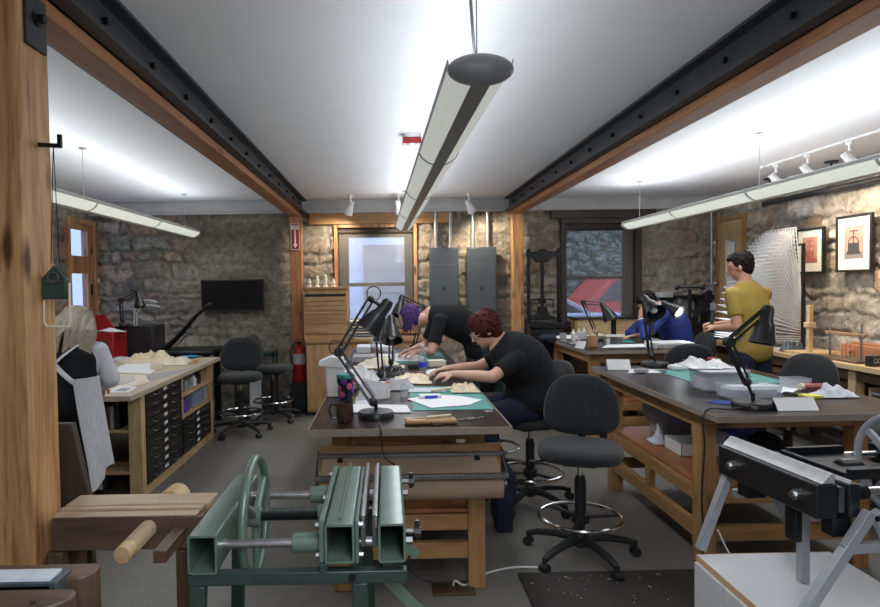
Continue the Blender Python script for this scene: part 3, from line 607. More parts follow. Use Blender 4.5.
# ---------------------------------------------------------------- work tables
def table(label, x0, x1, y0, y1, zt=.93, shelf=.42, name='work_table', inx=.075, iny0=.32, iny1=.12, rails=True):
    t = thing(name, label, 'table', ((x0+x1)/2, (y0+y1)/2, 0)); B = t.location.copy(); lw = .09
    top = MB(B).box(x0, y0, zt-.032, x1, y1, zt).build('tabletop', 'lino_dark', t, .002)
    m = MB(B).box(x0-.006, y0-.006, zt-.034, x1+.006, y0, zt-.001).box(x0-.006, y1, zt-.034, x1+.006, y1+.006, zt-.001).box(x0-.006, y0, zt-.034, x0, y1, zt-.001).box(x1, y0, zt-.034, x1+.006, y1, zt-.001); m.build('edge_band', 'edge_band', top)
    a0, a1, b0, b1 = x0+inx, x1-inx, y0+iny0, y1-iny1
    for x in (a0, a1-lw):
        for y in (b0, b1-lw): MB(B).box(x, y, 0, x+lw, y+lw, zt-.034).build('leg', 'bench_z', t, .004)
    for q in ((a0+.005, a0+.035), (a1-.035, a1-.005)): MB(B).box(q[0], b0+lw, zt-.14, q[1], b1-lw, zt-.034).build('side_apron', 'bench_y', t, .003)
    for q in ((b0+.005, b0+.035), (b1-.035, b1-.005)): MB(B).box(a0+lw, q[0], zt-.14, a1-lw, q[1], zt-.034).build('end_apron', 'bench_x', t, .003)
    MB(B).box(a0+.02, b0+.02, shelf-.02, a1-.02, b1-.02, shelf).build('shelf', 'cherry_y', t, .002)
    for zz in (shelf-.11, .16):
        MB(B).box(a0+.01, b0+lw, zz, a0+.05, b1-lw, zz+.085).build('side_rail', 'bench_y', t, .003); MB(B).box(a1-.05, b0+lw, zz, a1-.01, b1-lw, zz+.085).build('side_rail', 'bench_y', t, .003)
        MB(B).box(a0+lw, b0+.01, zz, a1-lw, b0+.05, zz+.085).build('end_rail', 'bench_x', t, .003); MB(B).box(a0+lw, b1-.05, zz, a1-lw, b1-.01, zz+.085).build('end_rail', 'bench_x', t, .003)
    ym = (b0+b1)/2
    for x in (a0+.008, a1-.052): MB(B).box(x, ym-.03, .245, x+.044, ym+.03, shelf-.11).build('stile', 'bench_z', t, .003)
    return t
table('dark-topped work table in the middle, nearest, with a brown paper roll on its end', -.37, .576, 2.88, 4.74)
table('dark-topped work table behind the nearest middle one, where the purple-haired person leans', -.36, .58, 4.78, 6.55, iny0=.12)
table('dark-topped work table on the right, nearest, with storage tubs on top', 1.63, 2.72, 3.02, 4.89, shelf=.48)
table('dark-topped work table behind the nearest right-hand one, where the blue-clad person sits', 1.95, 3.09, 6.0, 7.6, iny0=.12)
# paper roll cutter on the table end
t = thing('paper_roll', 'roll of brown kraft paper in a metal cutter on the table end', 'paper roll', (.11, 3.02, .53)); B = t.location.copy()
MB(B).tube((-.335, 3.02, .61), (.555, 3.02, .61), .066, n=32).build('kraft_roll', 'kraft', t)
MB(B).box(-.345, 3.11, .62, .57, 3.135, .79).build('back_board', 'bench_x', t, .003)
MB(B).prism([(-.33, 3.10, .755), (-.33, 3.115, .765), (-.33, 2.955, .68), (-.33, 2.94, .67)], (.87, 0, 0)).build('paper_web', 'kraft', t)
MB(B).box(-.35, 2.93, .668, .575, 2.955, .690).build('cutter_bar', 'dull_steel', t, .002)
MB(B).box(-.35, 3.06, .742, .575, 3.09, .758).build('tension_bar', 'dull_steel', t, .002)
for x in (-.352, .568):
    MB(B).bar((x, 3.11, .76), (x, 2.95, .67), .006, .03).bar((x, 3.02, .72), (x, 3.02, .60), .006, .03, (0,1,0)).tube((x-.01, 3.02, .615), (x+.012, 3.02, .615), .018).build('side_arm', 'dull_steel', t)
for x in (-.24, .44): MB(B).tube((x, 3.06, .735), (x, 3.04, .732), .014).build('screw', 'black_iron', t)
# ---------------------------------------------------------------- flat-file bench on the left
t = thing('storage_bench', 'long pale bench of black flat-file drawers and shelves on the left', 'workbench', (-2.45, 5.6, 0)); B = t.location.copy()
MB(B).box(-3.1, 4.40, .80, -1.82, 6.78, .84).build('worktop', 'ply_worktop', t, .004)
for q in ((-1.97, 4.70, -1.87, 4.78), (-3.05, 4.70, -2.97, 4.78), (-1.9, 6.602, -1.87, 6.63), (-3.05, 6.55, -2.97, 6.62)): MB(B).box(q[0], q[1], 0, q[2], q[3], .80).build('corner_post', 'pale_z', t, .003)
MB(B).box(-1.98, 4.78, 0, -1.868, 6.62, .06).build('base_board', 'pale_y', t, .002)
MB(B).box(-3.05, 4.78, .0, -3.03, 6.55, .80).build('side_panel', 'black_paint', t); MB(B).box(-2.95, 5.0, .06, -2.51, 5.02, .80).build('back_panel', 'black_paint', t)
MB(B).box(-2.3, 6.56, .06, -1.9, 6.6, .8).build('end_panel', 'pale_z', t); MB(B).box(-2.3, 5.64, .40, -1.868, 5.665, .80).build('divider', 'pale_z', t)
for z in (.18, .50): MB(B).box(-2.97, 4.72, z, -1.97, 5.0, z+.025).build('end_shelf', 'pale_x', t, .002)
for z in (.405, .60): MB(B).box(-2.3, 5.665, z, -1.868, 6.56, z+.02).build('side_shelf', 'pale_y', t, .002)
MB(B).box(-2.32, 5.665, .40, -2.3, 6.56, .80).build('back_panel', 'black_paint', t)
def drawer(y0, y1, z0, z1):
    d = MB(B).box(-1.985, y0+.006, z0+.004, -1.872, y1-.006, z1-.004).build('drawer', 'black_paint', t, .002)
    for f in (.24, .76):
        yy = y0+(y1-y0)*f; MB(B).path([(-1.872, yy-.05, (z0+z1)/2), (-1.852, yy-.04, (z0+z1)/2-.008), (-1.852, yy+.04, (z0+z1)/2-.008), (-1.872, yy+.05, (z0+z1)/2)], .004, 6).build('handle', 'dull_steel', d)
    ym = (y0+y1)/2; MB(B).box(-1.872, ym-.035, (z0+z1)/2-.012, -1.868, ym+.035, (z0+z1)/2+.014).build('label_card', 'paper', d)
for k in range(10): drawer(4.80, 5.64, .07+k*.0725, .07+(k+1)*.0725)
for k in range(5): drawer(5.67, 6.55, .07+k*.066, .07+(k+1)*.066)
# ---------------------------------------------------------------- right wall bench
t = thing('wall_bench', 'long pale wooden bench along the right stone wall', 'workbench', (4.1, 5.3, 0)); B = t.location.copy()
MB(B).box(3.77, 3.5, .855, 4.36, 7.3, .90).build('worktop', 'pale_y', t, .004)
for y in (3.55, 5.0, 6.3, 7.15):
    for x in (3.83, 4.27): MB(B).box(x, y, 0, x+.08, y+.08, .855).build('leg', 'pale_z', t, .003)
MB(B).box(3.84, 3.6, .76, 3.87, 7.2, .855).build('apron', 'walnut_y', t, .003); MB(B).box(3.84, 3.6, .36, 4.35, 7.2, .385).build('shelf', 'cherry_y', t, .003)
t = thing('drawing_cabinet', 'dark cabinet with pale-edged board under the right-hand bench', 'cabinet', (4.05, 5.6, .385)); B = t.location.copy()
MB(B).box(3.9, 5.15, .386, 4.33, 6.2, .72).build('body', 'walnut_y', t, .004); MB(B).box(3.885, 5.15, .45, 3.9, 6.2, .66).build('drawer_front', 'black_plastic', t, .004)
t = thing('plan_rack', 'pale metal-edged rack under the nearer end of the right-hand bench', 'rack', (4.05, 4.3, .385)); B = t.location.copy()
for k in range(4): MB(B).box(3.88, 3.75, .40+k*.09, 4.33, 4.9, .415+k*.09).build('tray', 'grey_enamel', t, .002)
for y in (3.73, 4.9): MB(B).box(3.88, y, .386, 4.33, y+.02, .72).build('side_panel', 'pale_z', t)
# ---------------------------------------------------------------- drafting chairs
def pad_outline(w_, d, n=3.0, N=40, taper=0, off=0):
    out = []
    for i in range(N):
        a = 2*PI*i/N; c, s_ = math.cos(a), math.sin(a); x = w_/2*math.copysign(abs(c)**(2/n), c); y = d/2*math.copysign(abs(s_)**(2/n), s_)
        out.append((x*(1-taper*y/(d/2)), y+off))
    return out
def bowed(mb, i0, f):
    for k in range(i0, len(mb.v)): mb.v[k] = f(mb.v[k])
def make_chair(label, rz, loc):
    t = thing('drafting_chair', label, 'chair', loc, rz, 'black drafting chairs')
    m = MB(); m.layers(pad_outline(.48, .46), [(.045,.585),(.012,.595),(0,.62),(.004,.642),(.03,.66),(.09,.667),(.17,.665)], Matrix.Identity(3), (0,0,0)); m.build('seat', 'chair_fabric', t, 0, 60)
    m = MB(); mm = Matrix(((1,0,0),(0,0,1),(0,1,0)))
    m.layers(pad_outline(.44, .37, 2.7, 48, .13), [(.06,-.028),(.012,-.024),(0,-.005),(.004,.022),(.03,.036),(.1,.042)], mm, (0, 0, .85))
    bowed(m, 0, lambda p: Vector((p.x, p.y + .24 - .55*p.x*p.x + .10*(p.z-.8), p.z))); m.build('backrest', 'chair_fabric', t, 0, 60)
    MB().path([(0,.1,.59),(0,.24,.585),(0,.285,.64),(0,.285,.86)], .022, 8, flat=.5).build('back_bar', 'black_plastic', t)
    MB().box(-.09,-.1,.555,.09,.12,.587).tube((-.09,0,.565),(-.25,-.04,.555),.006).ell((-.26,-.042,.553),.03,.012,.01).build('mechanism', 'black_plastic', t)
    MB().tube((0,0,.42),(0,0,.56),.014).build('piston', 'chrome', t); MB().tube((0,0,.12),(0,0,.48),.026,.026).tube((0,0,.28),(0,0,.46),.032).build('column', 'black_plastic', t)
    MB().torus((0,0,.24), .232, .011, n=48).build('foot_ring', 'chrome', t)
    m = MB().tube((0,0,.21),(0,0,.26),.05)
    for k in range(3): a = 2*PI*k/3+.4; m.bar((.03*math.cos(a),.03*math.sin(a),.235),(.225*math.cos(a),.225*math.sin(a),.238),.022,.014)
    m.build('ring_hub', 'black_plastic', t); MB().lathe([(.03,.065),(.05,.08),(.048,.13),(.03,.15)], (0,0,0)).build('hub', 'black_plastic', t)
    for k in range(5):
        a = 2*PI*k/5+.35; c, s_ = math.cos(a), math.sin(a)
        lg = MB().path([(.03*c,.03*s_,.115),(.15*c,.15*s_,.112),(.26*c,.26*s_,.095),(.315*c,.315*s_,.075)], .02, 8, rs=[.030,.026,.022,.018], flat=.85).build('leg', 'black_plastic', t)
        q = Vector((-s_, c, 0)); P = Vector((.322*c, .322*s_, .028)); MB().tube(P-q*.024, P+q*.024, .027, n=16).tube(P+Vector((0,0,.02)), P+Vector((0,0,.06)), .013).build('caster', 'black_plastic', lg)
    return t
ch = make_chair('empty black drafting chair in the front aisle with chrome foot ring', -.34, (1.11, 3.55, 0))
for lab, x, y, rz, z in (('black drafting chair under the red-haired seated person', 1.02, 4.42, -PI/2+.25, 0),
    ('nearer black drafting chair at the far end of the flat-file bench', -1.60, 6.74, .15, 0),
    ('black drafting chair turned sideways, behind another near the green cart', -1.37, 7.42, 1.4, 0),
    ('black drafting chair between the purple-haired and the red-haired persons', .86, 5.13, -1.5, 0),
    ('black drafting chair beside the standing person in mustard, end of the middle-right table', 2.78, 5.76, 2.9, 0),
    ('black drafting chair on the far side of the nearest right-hand table, by the green mat', 2.98, 4.55, -1.2, 0),
    ('black drafting chair at the right edge of the photo', 3.14, 3.9, -1.75, 0),
    ('black drafting chair under the person in blue', 3.33, 6.88, -PI/2, 0)):
    dup(ch, (x, y, z), rz, lab)
# ---------------------------------------------------------------- articulated lamps
def desk_lamp(label, base, br, pts, sdir, sl=.15, sr=.075, lit=False, glow=0, head=None):
    """pts: knee (over the base), elbow, wrist ; sdir: where the shade opens"""
    b = Vector(base); t = thing('desk_lamp', label, 'lamp', b); knee, elbow, wrist = [Vector(p) for p in pts]
    MB(b).lathe([(br,b.z),(br,b.z+.022),(br*.93,b.z+.032),(.001,b.z+.034)], (b.x, b.y, 0), 32).build('base', 'black_paint', t, 0, 50)
    MB(b).tube((b.x,b.y,b.z+.03), (b.x,b.y,b.z+.075), .010).tube((b.x,b.y,b.z+.05), knee, .008).build('stem', 'black_paint', t)
    for nm, p, q in (('lower_arm', knee, elbow), ('upper_arm', elbow, wrist)):
        x, y, d = frame(q-p, (0,1,0)); o = Vector((0,1,0)).cross(q-p).normalized()*.014; s_ = Vector((0,.012,0))
        m = MB(b).tube(p-o+s_, q-o+s_, .0062, n=8).tube(p-o-s_, q-o-s_, .0062, n=8).tube(p+o, q+o, .0062, n=8); a = m.build(nm, 'black_paint', t)
        n_ = 26; sp = [p.lerp(q, .06+.3*i/n_) + o*1.9 + (x*math.cos(i*1.7)+y*math.sin(i*1.7))*.006 for i in range(n_)]
        MB(b).path(sp, .0018, 5).build('spring', 'dull_steel', a)
    MB(b).tube(elbow-Vector((0,.022,0)), elbow+Vector((0,.022,0)), .026).build('joint', 'black_plastic', t); MB(b).ell(knee, .024, .02, .024).build('joint', 'black_plastic', t)
    d = Vector(sdir).normalized(); x, y, dd = frame(d); mm = Matrix((x, y, dd)).transposed(); c = Vector(head) if head is not None else wrist + d*.03
    MB(b).ell(wrist, .018, .018, .018).tube(wrist, c, .010).build('pivot', 'black_plastic', t)
    sh = MB(b).lathe([(.001,-.05),(.022,-.048),(.030,-.03),(.033,.03),(.045,.05),(sr*.8,.05+sl*.5),(sr,.05+sl),(sr-.005,.05+sl),(sr*.76,.05+sl*.5),(.03,.055),(.001,.05)], c, 28, mm).build('shade', 'black_paint', t, 0, 50)
    MB(b).ell(c+d*(.05+sl*(.8 if lit else .62)), .03+.02*lit, .03+.02*lit, .03, mm).build('bulb', 'lamp_glow' if lit else 'white_plastic', sh)
    up = Vector((0,0,1))
    m = MB(b); side = (elbow-wrist).normalized()
    if 'nearest the viewer' in label:
        for p, cdir, R_ in ((elbow, Vector((-.55,0,.83)), .034), (wrist, Vector((.45,0,.9)), .036)):
            cc = p+cdir*R_*.9; q = [cc+R_*(Vector((1,0,0))*math.cos(a)+Vector((0,0,1))*math.sin(a)) for a in [math.atan2(-cdir.z, -cdir.x)+2*PI*k/18 for k in range(0, 19)]]
            MB(b).path(q, .0032, 6).build('cord_loop', 'black_plastic', t)
    if lit:
        l = bpy.data.lights.new('lamp_bulb', 'SPOT'); l.energy = glow; l.color = (.88,.94,1); l.spot_size = 1.9; l.shadow_soft_size = .03
        lo = bpy.data.objects.new('lamp_bulb', l); C.objects.link(lo); lo.location = c+d*(.05+sl*1.02); lo.rotation_euler = d.to_track_quat('-Z','Y').to_euler()
    return t
ZT = .931
b = atz(376, 417, ZT); LAMP_C = desk_lamp('large black desk lamp nearest the viewer, beside the brown mug', b, .092, (at(373, 402, b.y), at(339, 352, b.y+.05), at(371, 299, b.y+.1)), (-.20, -.02, -.26), .095, .072, head=at(384, 308, b.y+.08))
b = atz(378, 383, ZT); desk_lamp('black desk lamp rising behind the elbow of the nearest one', b, .085, (at(381, 374, b.y), at(378, 334, b.y), at(383, 322, b.y)), (-.1, -.1, -.5), .06, .05)
b = atz(391, 370, ZT); desk_lamp('upright black desk lamp facing down between the nearest one and the water bottle', b, .085, (at(391, 362, b.y), at(391, 340, b.y+.05), at(391, 318, b.y-.02)), (.02, -.3, -.5), .12, .085)
b = atz(412, 356, ZT); desk_lamp('black desk lamp at the head of the purple-haired person', b+Vector((0,.3,0)), .085, (at(414, 346, b.y+.3), at(424, 308, b.y+.3), at(402, 297, b.y+.3)), (-.1, -.2, -.5), .12, .08)
b = atz(597, 341, ZT); desk_lamp('black desk lamp bent in front of the right-hand window', b, .085, (at(596, 333, b.y), at(583, 302, b.y), at(602, 304, b.y)), (.25, -.12, -.5), .12, .085)
b = atz(655, 366, ZT); desk_lamp('tall black desk lamp standing at the far edge of the right-hand table', b, .105, (at(651, 356, b.y), at(647, 322, b.y), at(644, 298, b.y)), (.08, -.5, -.35), .12, .08)
b = atz(650, 344, ZT); desk_lamp('lit black desk lamp shining beside the person in blue', b, .085, (at(651, 335, b.y), at(653, 321, b.y), at(664, 303, b.y)), (.40, -.50, -.36), .12, .09, True, 26)
b = atz(753, 407, ZT); LAMP_R = desk_lamp('black desk lamp leaning across the front of the right-hand table', b, .104, (at(747, 382, b.y), at(729, 342, b.y), at(768, 309, b.y)), (-.12, -.05, -.5), .105, .066)
b = at(124, 326, 7.3); desk_lamp('small black desk lamp standing on the black cabinet at far left', (b.x, b.y, 1.161), .06, (at(122, 320, 7.3), at(121, 300, 7.3), at(138, 293, 7.3)), (.1, -.1, -.5), .09, .07)
# cords hanging from the table lamps
def cord(label, pts, r, mat, cat='cord', name='power_cord', sub=6, parent=None):
    P = [Vector(p) for p in pts]; out = []
    for i in range(len(P)-1):
        p0 = P[max(i-1,0)]; p1 = P[i]; p2 = P[i+1]; p3 = P[min(i+2,len(P)-1)]
        for k in range(sub):
            u = k/sub; out.append(.5*((2*p1)+(p2-p0)*u+(2*p0-5*p1+4*p2-p3)*u*u+(3*p1-p0-3*p2+p3)*u**3))
    out.append(P[-1])
    if parent: return MB(parent.location).path(out, r, 6).build(name, mat, parent)
    return tag(MB(P[0]).path(out, r, 6).build(name, mat), label, cat)
cord('black lamp cord hanging down the front corner of the right-hand table', [(1.93,3.2,.937),(1.76,3.15,.937),(1.615,3.12,.93),(1.61,3.11,.75),(1.60,3.12,.5),(1.62,3.14,.3),(1.60,3.12,.1),(1.66,3.3,.008)], .005, 'black_plastic', parent=LAMP_R)
cord('thin black cord hanging below the nearest desk lamp', [(-.04,2.99,.936),(-.035,2.868,.935),(-.03,2.862,.88),(-.02,2.875,.80),(.03,2.9,.75)], .004, 'black_plastic', parent=LAMP_C)
# ---------------------------------------------------------------- green job backer in the foreground
t = thing('backing_press', 'green metal bookbinding press with a handwheel, front and centre', 'book press', (-.22, 1.86, 0)); B = t.location.copy(); G = 'green_enamel'
def sqtube(x0, x1, z0, z1, y0, y1, w_=.006):
    m = MB(B); o = [(x0,z0),(x1,z0),(x1,z1),(x0,z1)]; r_ = .008
    def ring(ins, y):
        out = []
        for cx, cz, a0 in ((x1-r_, z1-r_, 0), (x0+r_, z1-r_, 90), (x0+r_, z0+r_, 180), (x1-r_, z0+r_, 270)):
            for k in range(5):
                a = math.radians(a0+22.5*k); rr = max(r_-ins, .002); cx2 = cx; out.append((cx+math.cos(a)*rr, y, cz+math.sin(a)*rr))
        return out
    vs = ring(0, y0)+ring(0, y1)+ring(w_, y1)+ring(w_, y0); n = 20; fs = []
    for a in range(4):
        b_ = (a+1) % 4
        for i in range(n): fs.append((a*n+i, a*n+(i+1) % n, b_*n+(i+1) % n, b_*n+i))
    return m.add(vs, fs)
Y0, Y1 = 1.60, 2.12
sqtube(-.527, -.450, .852, .955, Y0, Y1).build('rear_beam', G, t)
sqtube(-.170, -.092, .874, .977, Y0, Y1).build('sliding_beam', G, t)
sqtube(-.030, .042, .874, .977, Y0, Y1).build('fixed_beam', G, t)
for x0, x1, z0, z1 in ((-.522,-.455,.857,.95), (-.165,-.097,.879,.972), (-.025,.037,.879,.972)): MB(B).box(x0, Y1-.012, z0, x1, Y1-.006, z1).build('tube_shade_plate', 'black_paint', t)  # black plates added to paint the shade inside the hollow beams
for y, rr in ((1.665, .0125), (2.05, .0125)): MB(B).tube((-.45, y, .905), (-.17, y, .905), rr, n=20).build('guide_rod', 'steel', t); MB(B).tube((-.081, y, .905), (-.03, y, .905), rr, n=20).build('guide_rod', 'steel', t); MB(B).tube((.042, y, .905), (.062, y, .905), .010, n=6).build('nut', 'dull_steel', t); MB(B).tube((-.54, y, .905), (-.527, y, .905), .014, n=6).build('nut', 'steel', t)
m = MB(B); N_ = 400; pts = []
m.tube((-.43, 1.86, .908), (-.165, 1.86, .908), .0125, n=16)
for k in range(44): m.torus((-.425+k*.0058, 1.86, .908), .0125, .0028, (1,0,0), 16, 6)
m.build('lead_screw', 'black_iron', t)
for y in (1.665, 2.05): MB(B).tube((-.262, y, .905), (-.175, y, .905), .027, n=28).tube((-.182, y, .905), (-.172, y, .905), .036, n=28).build('sleeve', G, t, .002)
MB(B).tube((-.215, 1.86, .908), (-.172, 1.86, .908), .03, n=24).build('screw_nut', G, t, .002)
w = MB(B).torus((-.405, 1.86, .905), .172, .0135, (1,0,0), 64, 12).build('handwheel', G, t)
MB(B).tube((-.44, 1.86, .905), (-.385, 1.86, .905), .030, n=24).build('wheel_hub', G, w, .003)
for k in range(3):
    a = 2*PI*k/3+.5; MB(B).tube((-.405, 1.86+.02*math.cos(a), .905+.02*math.sin(a)), (-.405, 1.86+.165*math.cos(a), .905+.165*math.sin(a)), .012, .009).build('spoke', G, w)
# flanged end plates, hinge rod and hardware of the sliding beam
MB(B).box(-.186, Y0+.012, .868, -.172, Y1-.01, .984).build('flange_plate', G, t, .002); MB(B).box(-.091, Y0+.012, .868, -.081, Y1-.01, .98).build('flange_plate', G, t, .002)
m = MB(B).tube((-.131, 1.63, .983), (-.131, 2.13, .983), .0055, n=10)
MB(B).add(m.v, m.f).build('hinge_rod', G, t)
for x, s_ in ((-.19, -1), (-.077, 1)):
    for y in (1.63, 1.84, 2.07):
        for z in (.885, .966): MB(B).tube((x-s_*.004, y, z), (x+s_*.007, y, z), .008, n=6).build('bolt', 'steel', t)
for x0, x1 in ((-.078, -.064), (-.046, -.032)):
    j = MB(B).box(x0, 1.64, .90, x1, 2.10, .985).build('jaw', 'dull_steel', t, .002)
    for k in range(4): MB(B).box(x0-.001, 1.68+k*.11, .962, x1+.001, 1.705+k*.11, .972).build('slot', 'black_iron', j)
for x0 in (-.074, -.040): MB(B).box(x0, 1.63, .955, x0+.008, 2.115, .99).build('jaw_edge', 'steel', t, .001)
for y, z in ((1.66, .932), (2.06, .94)):
    k = MB(B).tube((.042, y, z), (.075, y, z), .007).build('clamp_screw', 'dull_steel', t)
    MB(B).tube((.066, y, z), (.085, y, z), .016, n=8).tube((.075, y, z-.02), (.075, y, z+.03), .007).build('clamp_knob', 'black_plastic', k)
MB(B).box(-.087, 1.66, .80, -.077, 1.70, .90).build('stop_bar', 'green_dark', t)
# stand
D = 'green_dark'
for y in (1.62, 2.07): MB(B).box(-.53, y-.016, .818, .045, y+.018, .851).build('cross_rail', D, t, .003)
for x in (-.10, .0):
    pass
MB(B).box(-.185, 1.60, .851, -.165, 2.10, .874).build('slide_rail', D, t, .002); MB(B).box(-.02, 1.62, .851, .03, 2.10, .874).build('packing_bar', D, t, .002)
for x in (-.525, -.10):
    for y, dy in ((1.62, -.03), (2.07, .05)): MB(B).bar((x+.02, y, .818), (x+.02+(-.04 if x < -.3 else .02), y+dy, .0), .04, .035, (0,1,0)).build('leg', D, t, .003)
for y in (1.66, 2.03): MB(B).bar((-.04, y, .835), (.09, y, .70), .03, .006, (0,1,0)).build('brace', G, t)
MB(B).box(-.52, 1.62, .22, -.07, 1.65, .25).build('lower_rail', D, t, .003); MB(B).tube((-.10, 1.598, .835), (-.10, 1.603, .835), .010).build('bolt', 'black_iron', t)
# ---------------------------------------------------------------- wooden laying press behind the left post
t = thing('laying_press', 'long wooden laying press with a threaded wooden screw, left of the green press', 'book press', (-.86, 1.96, 0)); B = t.location.copy()
MB(B).box(-1.03, 1.885, .80, -.572, 1.955, .902).build('front_cheek', 'walnut_x', t, .004)
MB(B).box(-1.03, 1.885, .9025, -.59, 1.925, .907).build('cheek_strip', 'beech_x', t, .001)
MB(B).box(-1.03, 1.93, .9025, -.585, 1.956, .913).build('cheek_strip', 'beech_x', t, .001)
MB(B).box(-1.03, 1.965, .80, -.572, 2.065, .914).build('rear_cheek', 'beech_x', t, .003)
m = MB(B).tube((-.735, 1.72, .868), (-.735, 2.10, .873), .022, n=24)
for k in range(13): m.torus((-.735, 1.735+k*.0118, .868+k*.0001), .0225, .0035, (0,1,0), 24, 6)
m.build('wooden_screw', 'beech_y', t); MB(B).tube((-.735, 1.69, .868), (-.735, 1.735, .868), .0255, n=28).build('screw_end', 'pale_y', t, .003)
MB(B).tube((-.735, 2.066, .878), (-.735, 2.16, .878), .045, .042, n=28).build('screw_head', 'pale_y', t, .006)
MB(B).box(-.655, 1.70, .84, -.618, 2.06, .875).build('guide_bar', 'walnut_y', t, .003)
for x in (-1.02, -.63):
    for y in (1.895, 2.01): MB(B).bar((x, y, .80), (x, y, 0), .045, .045, (0,1,0)).build('leg', 'walnut_z', t, .003)
MB(B).box(-1.0, 1.93, .25, -.63, 1.96, .31).build('stretcher', 'walnut_x', t, .003)
m = MB((-1.2, 2.14, 0)).prism([(-1.42, 2.13, 0), (-1.005, 2.13, 0), (-1.035, 2.13, .9), (-1.085, 2.13, 1.14), (-1.42, 2.13, 1.14)], (0, .03, 0)); tag(m.build('wooden_board', 'sash_brown', None, .004), 'dark brown board standing upright behind the near fir post', 'board')
# ---------------------------------------------------------------- press with sky reflection painted on its steel blade, at the lower left corner
t = thing('finishing_press', 'dark wooden press with a steel blade coloured by painted sky reflection, bottom left corner', 'book press', (-.95, 1.32, 0)); B = t.location.copy()
def cheek(x0, x1, y0, y1, z0, z1, rr, name, mat):
    pts = [(x0, y0, z1), (x1-rr, y0, z1)]
    m = MB(B); n = 8; pr = [(x0, y1), (x1-.02, y1)]+[(x1-.02+.02*math.sin(k/n*PI/2), y1-.02+.02*math.cos(k/n*PI/2)) for k in range(1, n)]
    pr += [(x1-rr*(1-math.cos(k/n*PI/2)), y1-.03-(y1-y0-.03)*math.sin(k/n*PI/2)) for k in range(n+1)]+[(x0, y0)]
    return m.prism([(a, b, z0) for a, b in pr], (0, 0, z1-z0)).build(name, mat, t, .006)
cheek(-1.25, -.665, 1.36, 1.43, .80, .978, .03, 'rear_cheek', 'walnut_x')
cheek(-1.25, -.655, 1.20, 1.30, .80, .982, .16, 'front_cheek', 'walnut_x')
MB(B).box(-1.25, 1.318, .93, -.715, 1.385, .987).build('steel_bar', 'panel_grey', t, .003)
MB(B).prism([(-1.25, 1.325, .992), (-1.25, 1.372, .992), (-1.25, 1.372, .986), (-1.25, 1.318, .972), (-1.25, 1.318, .978)], (.52, 0, 0)).build('steel_blade', 'sky_reflect_steel', t)
MB(B).tube((-.72, 1.24, .975), (-.72, 1.24, .9835), .006).build('screw_hole', 'black_iron', t)
for x in (-1.15, -.80): MB(B).tube((x, 1.13, .90), (x, 1.45, .90), .02).tube((x, 1.10, .90), (x, 1.15, .90), .03).build('wooden_screw', 'walnut_y', t)
for x in (-1.2, -.80):
    for y in (1.24, 1.38): MB(B).box(x, y-.03, .012, x+.06, y+.03, .80).build('leg', 'walnut_z', t, .003)
t.location.z = -.012
# ---------------------------------------------------------------- black job backer on grey legs standing on the white cabinet
t = thing('white_cabinet', 'low white cabinet under the black press, bottom right corner', 'cabinet', (1.46, 2.0, 0)); B = t.location.copy()
MB(B).box(1.205, 1.42, .03, 1.72, 2.37, .53).build('carcass', 'cabinet_white', t)
MB(B).box(1.20, 1.415, .53, 1.725, 2.375, .55).build('top', 'cabinet_white', t, .001); MB(B).box(1.196, 1.413, .528, 1.2, 2.377, .5505).box(1.197, 2.375, .528, 1.725, 2.378, .5505).build('top_edging', 'pale_y', t)
MB(B).box(1.23, 1.46, .02, 1.70, 2.33, .03).build('plinth', 'black_plastic', t)
for a, b in ((1.42, 2.168), (2.176, 2.37)): MB(B).box(1.187, a, .04, 1.204, b, .525).build('door', 'cabinet_white', t, .001)
t.location.z = -.02
ra = .09; t = thing('job_backer', 'black and silver bookbinding press with grey handwheel and splayed grey legs', 'book press', (1.40, 2.17, .53), ra)
K = 'black_iron'; GE = 'grey_enamel'      # local: beam along y, guide rods along +x
m = MB().box(-.075, -.25, .31, -.005, .25, .42).build('front_beam', 'black_paint', t, .004)
for y in (-.17, .16): MB().tube((-.075, y, .365), (-.09, y, .365), .018, n=20).tube((-.09, y, .365), (-.1, y, .365), .012, n=6).build('bolt', 'steel', m)
MB().box(.024, -.262, .315, .064, .24, .42).build('rear_beam', 'black_paint', t, .004)
MB().prism([(-.056, -.245, .421), (-.010, -.245, .421), (-.008, -.245, .446), (-.016, -.245, .454), (-.024, -.245, .452)], (0, .50, 0)).build('jaw_plate', 'silver_plate', t, .002)
MB().prism([(.028, -.258, .421), (.060, -.258, .421), (.034, -.258, .434)], (0, .49, 0)).build('jaw_plate', 'silver_plate', t, .001)
MB().box(.0, -.25, .33, .02, .24, .41).build('jaw_filler', 'dull_steel', t)
for y in (-.20, .19): MB().tube((-.0, y, .375), (.62, y, .375), .014, n=18).build('guide_rod', 'chrome', t); MB().tube((.064, y, .375), (.135, y, .375), .026, n=24).build('sleeve', K, t, .003)
MB().tube((.085, 0, .385), (.60, 0, .385), .013).build('lead_screw', K, t)
MB().tube((.22, 0, .385), (.30, 0, .385), .034, n=28).build('nut_housing', K, t, .004); MB().box(.235, -.008, .4185, .285, .008, .4195).build('maker_plate', 'grey_board', t)
MB().box(.11, -.15, .395, .13, .15, .42).box(.13, -.15, .395, .36, -.13, .43).box(.13, .13, .395, .36, .15, .43).box(.13, -.13, .395, .36, .13, .403).build('tool_tray', K, t, .002)
MB().box(.56, -.24, .34, .62, .24, .41).build('end_beam', K, t, .004)
w = MB().torus((.46, 0, .385), .178, .014, (1,0,0), 64, 10, 1).build('handwheel', GE, t); MB().tube((.43, 0, .385), (.49, 0, .385), .034, n=24).build('wheel_hub', GE, w, .003)
for k in range(4): a = PI*k/2+.65; MB().bar((.46, .025*math.cos(a), .385+.025*math.sin(a)), (.46, .17*math.cos(a), .385+.17*math.sin(a)), .028, .016, (1,0,0)).build('spoke', GE, w, .003)
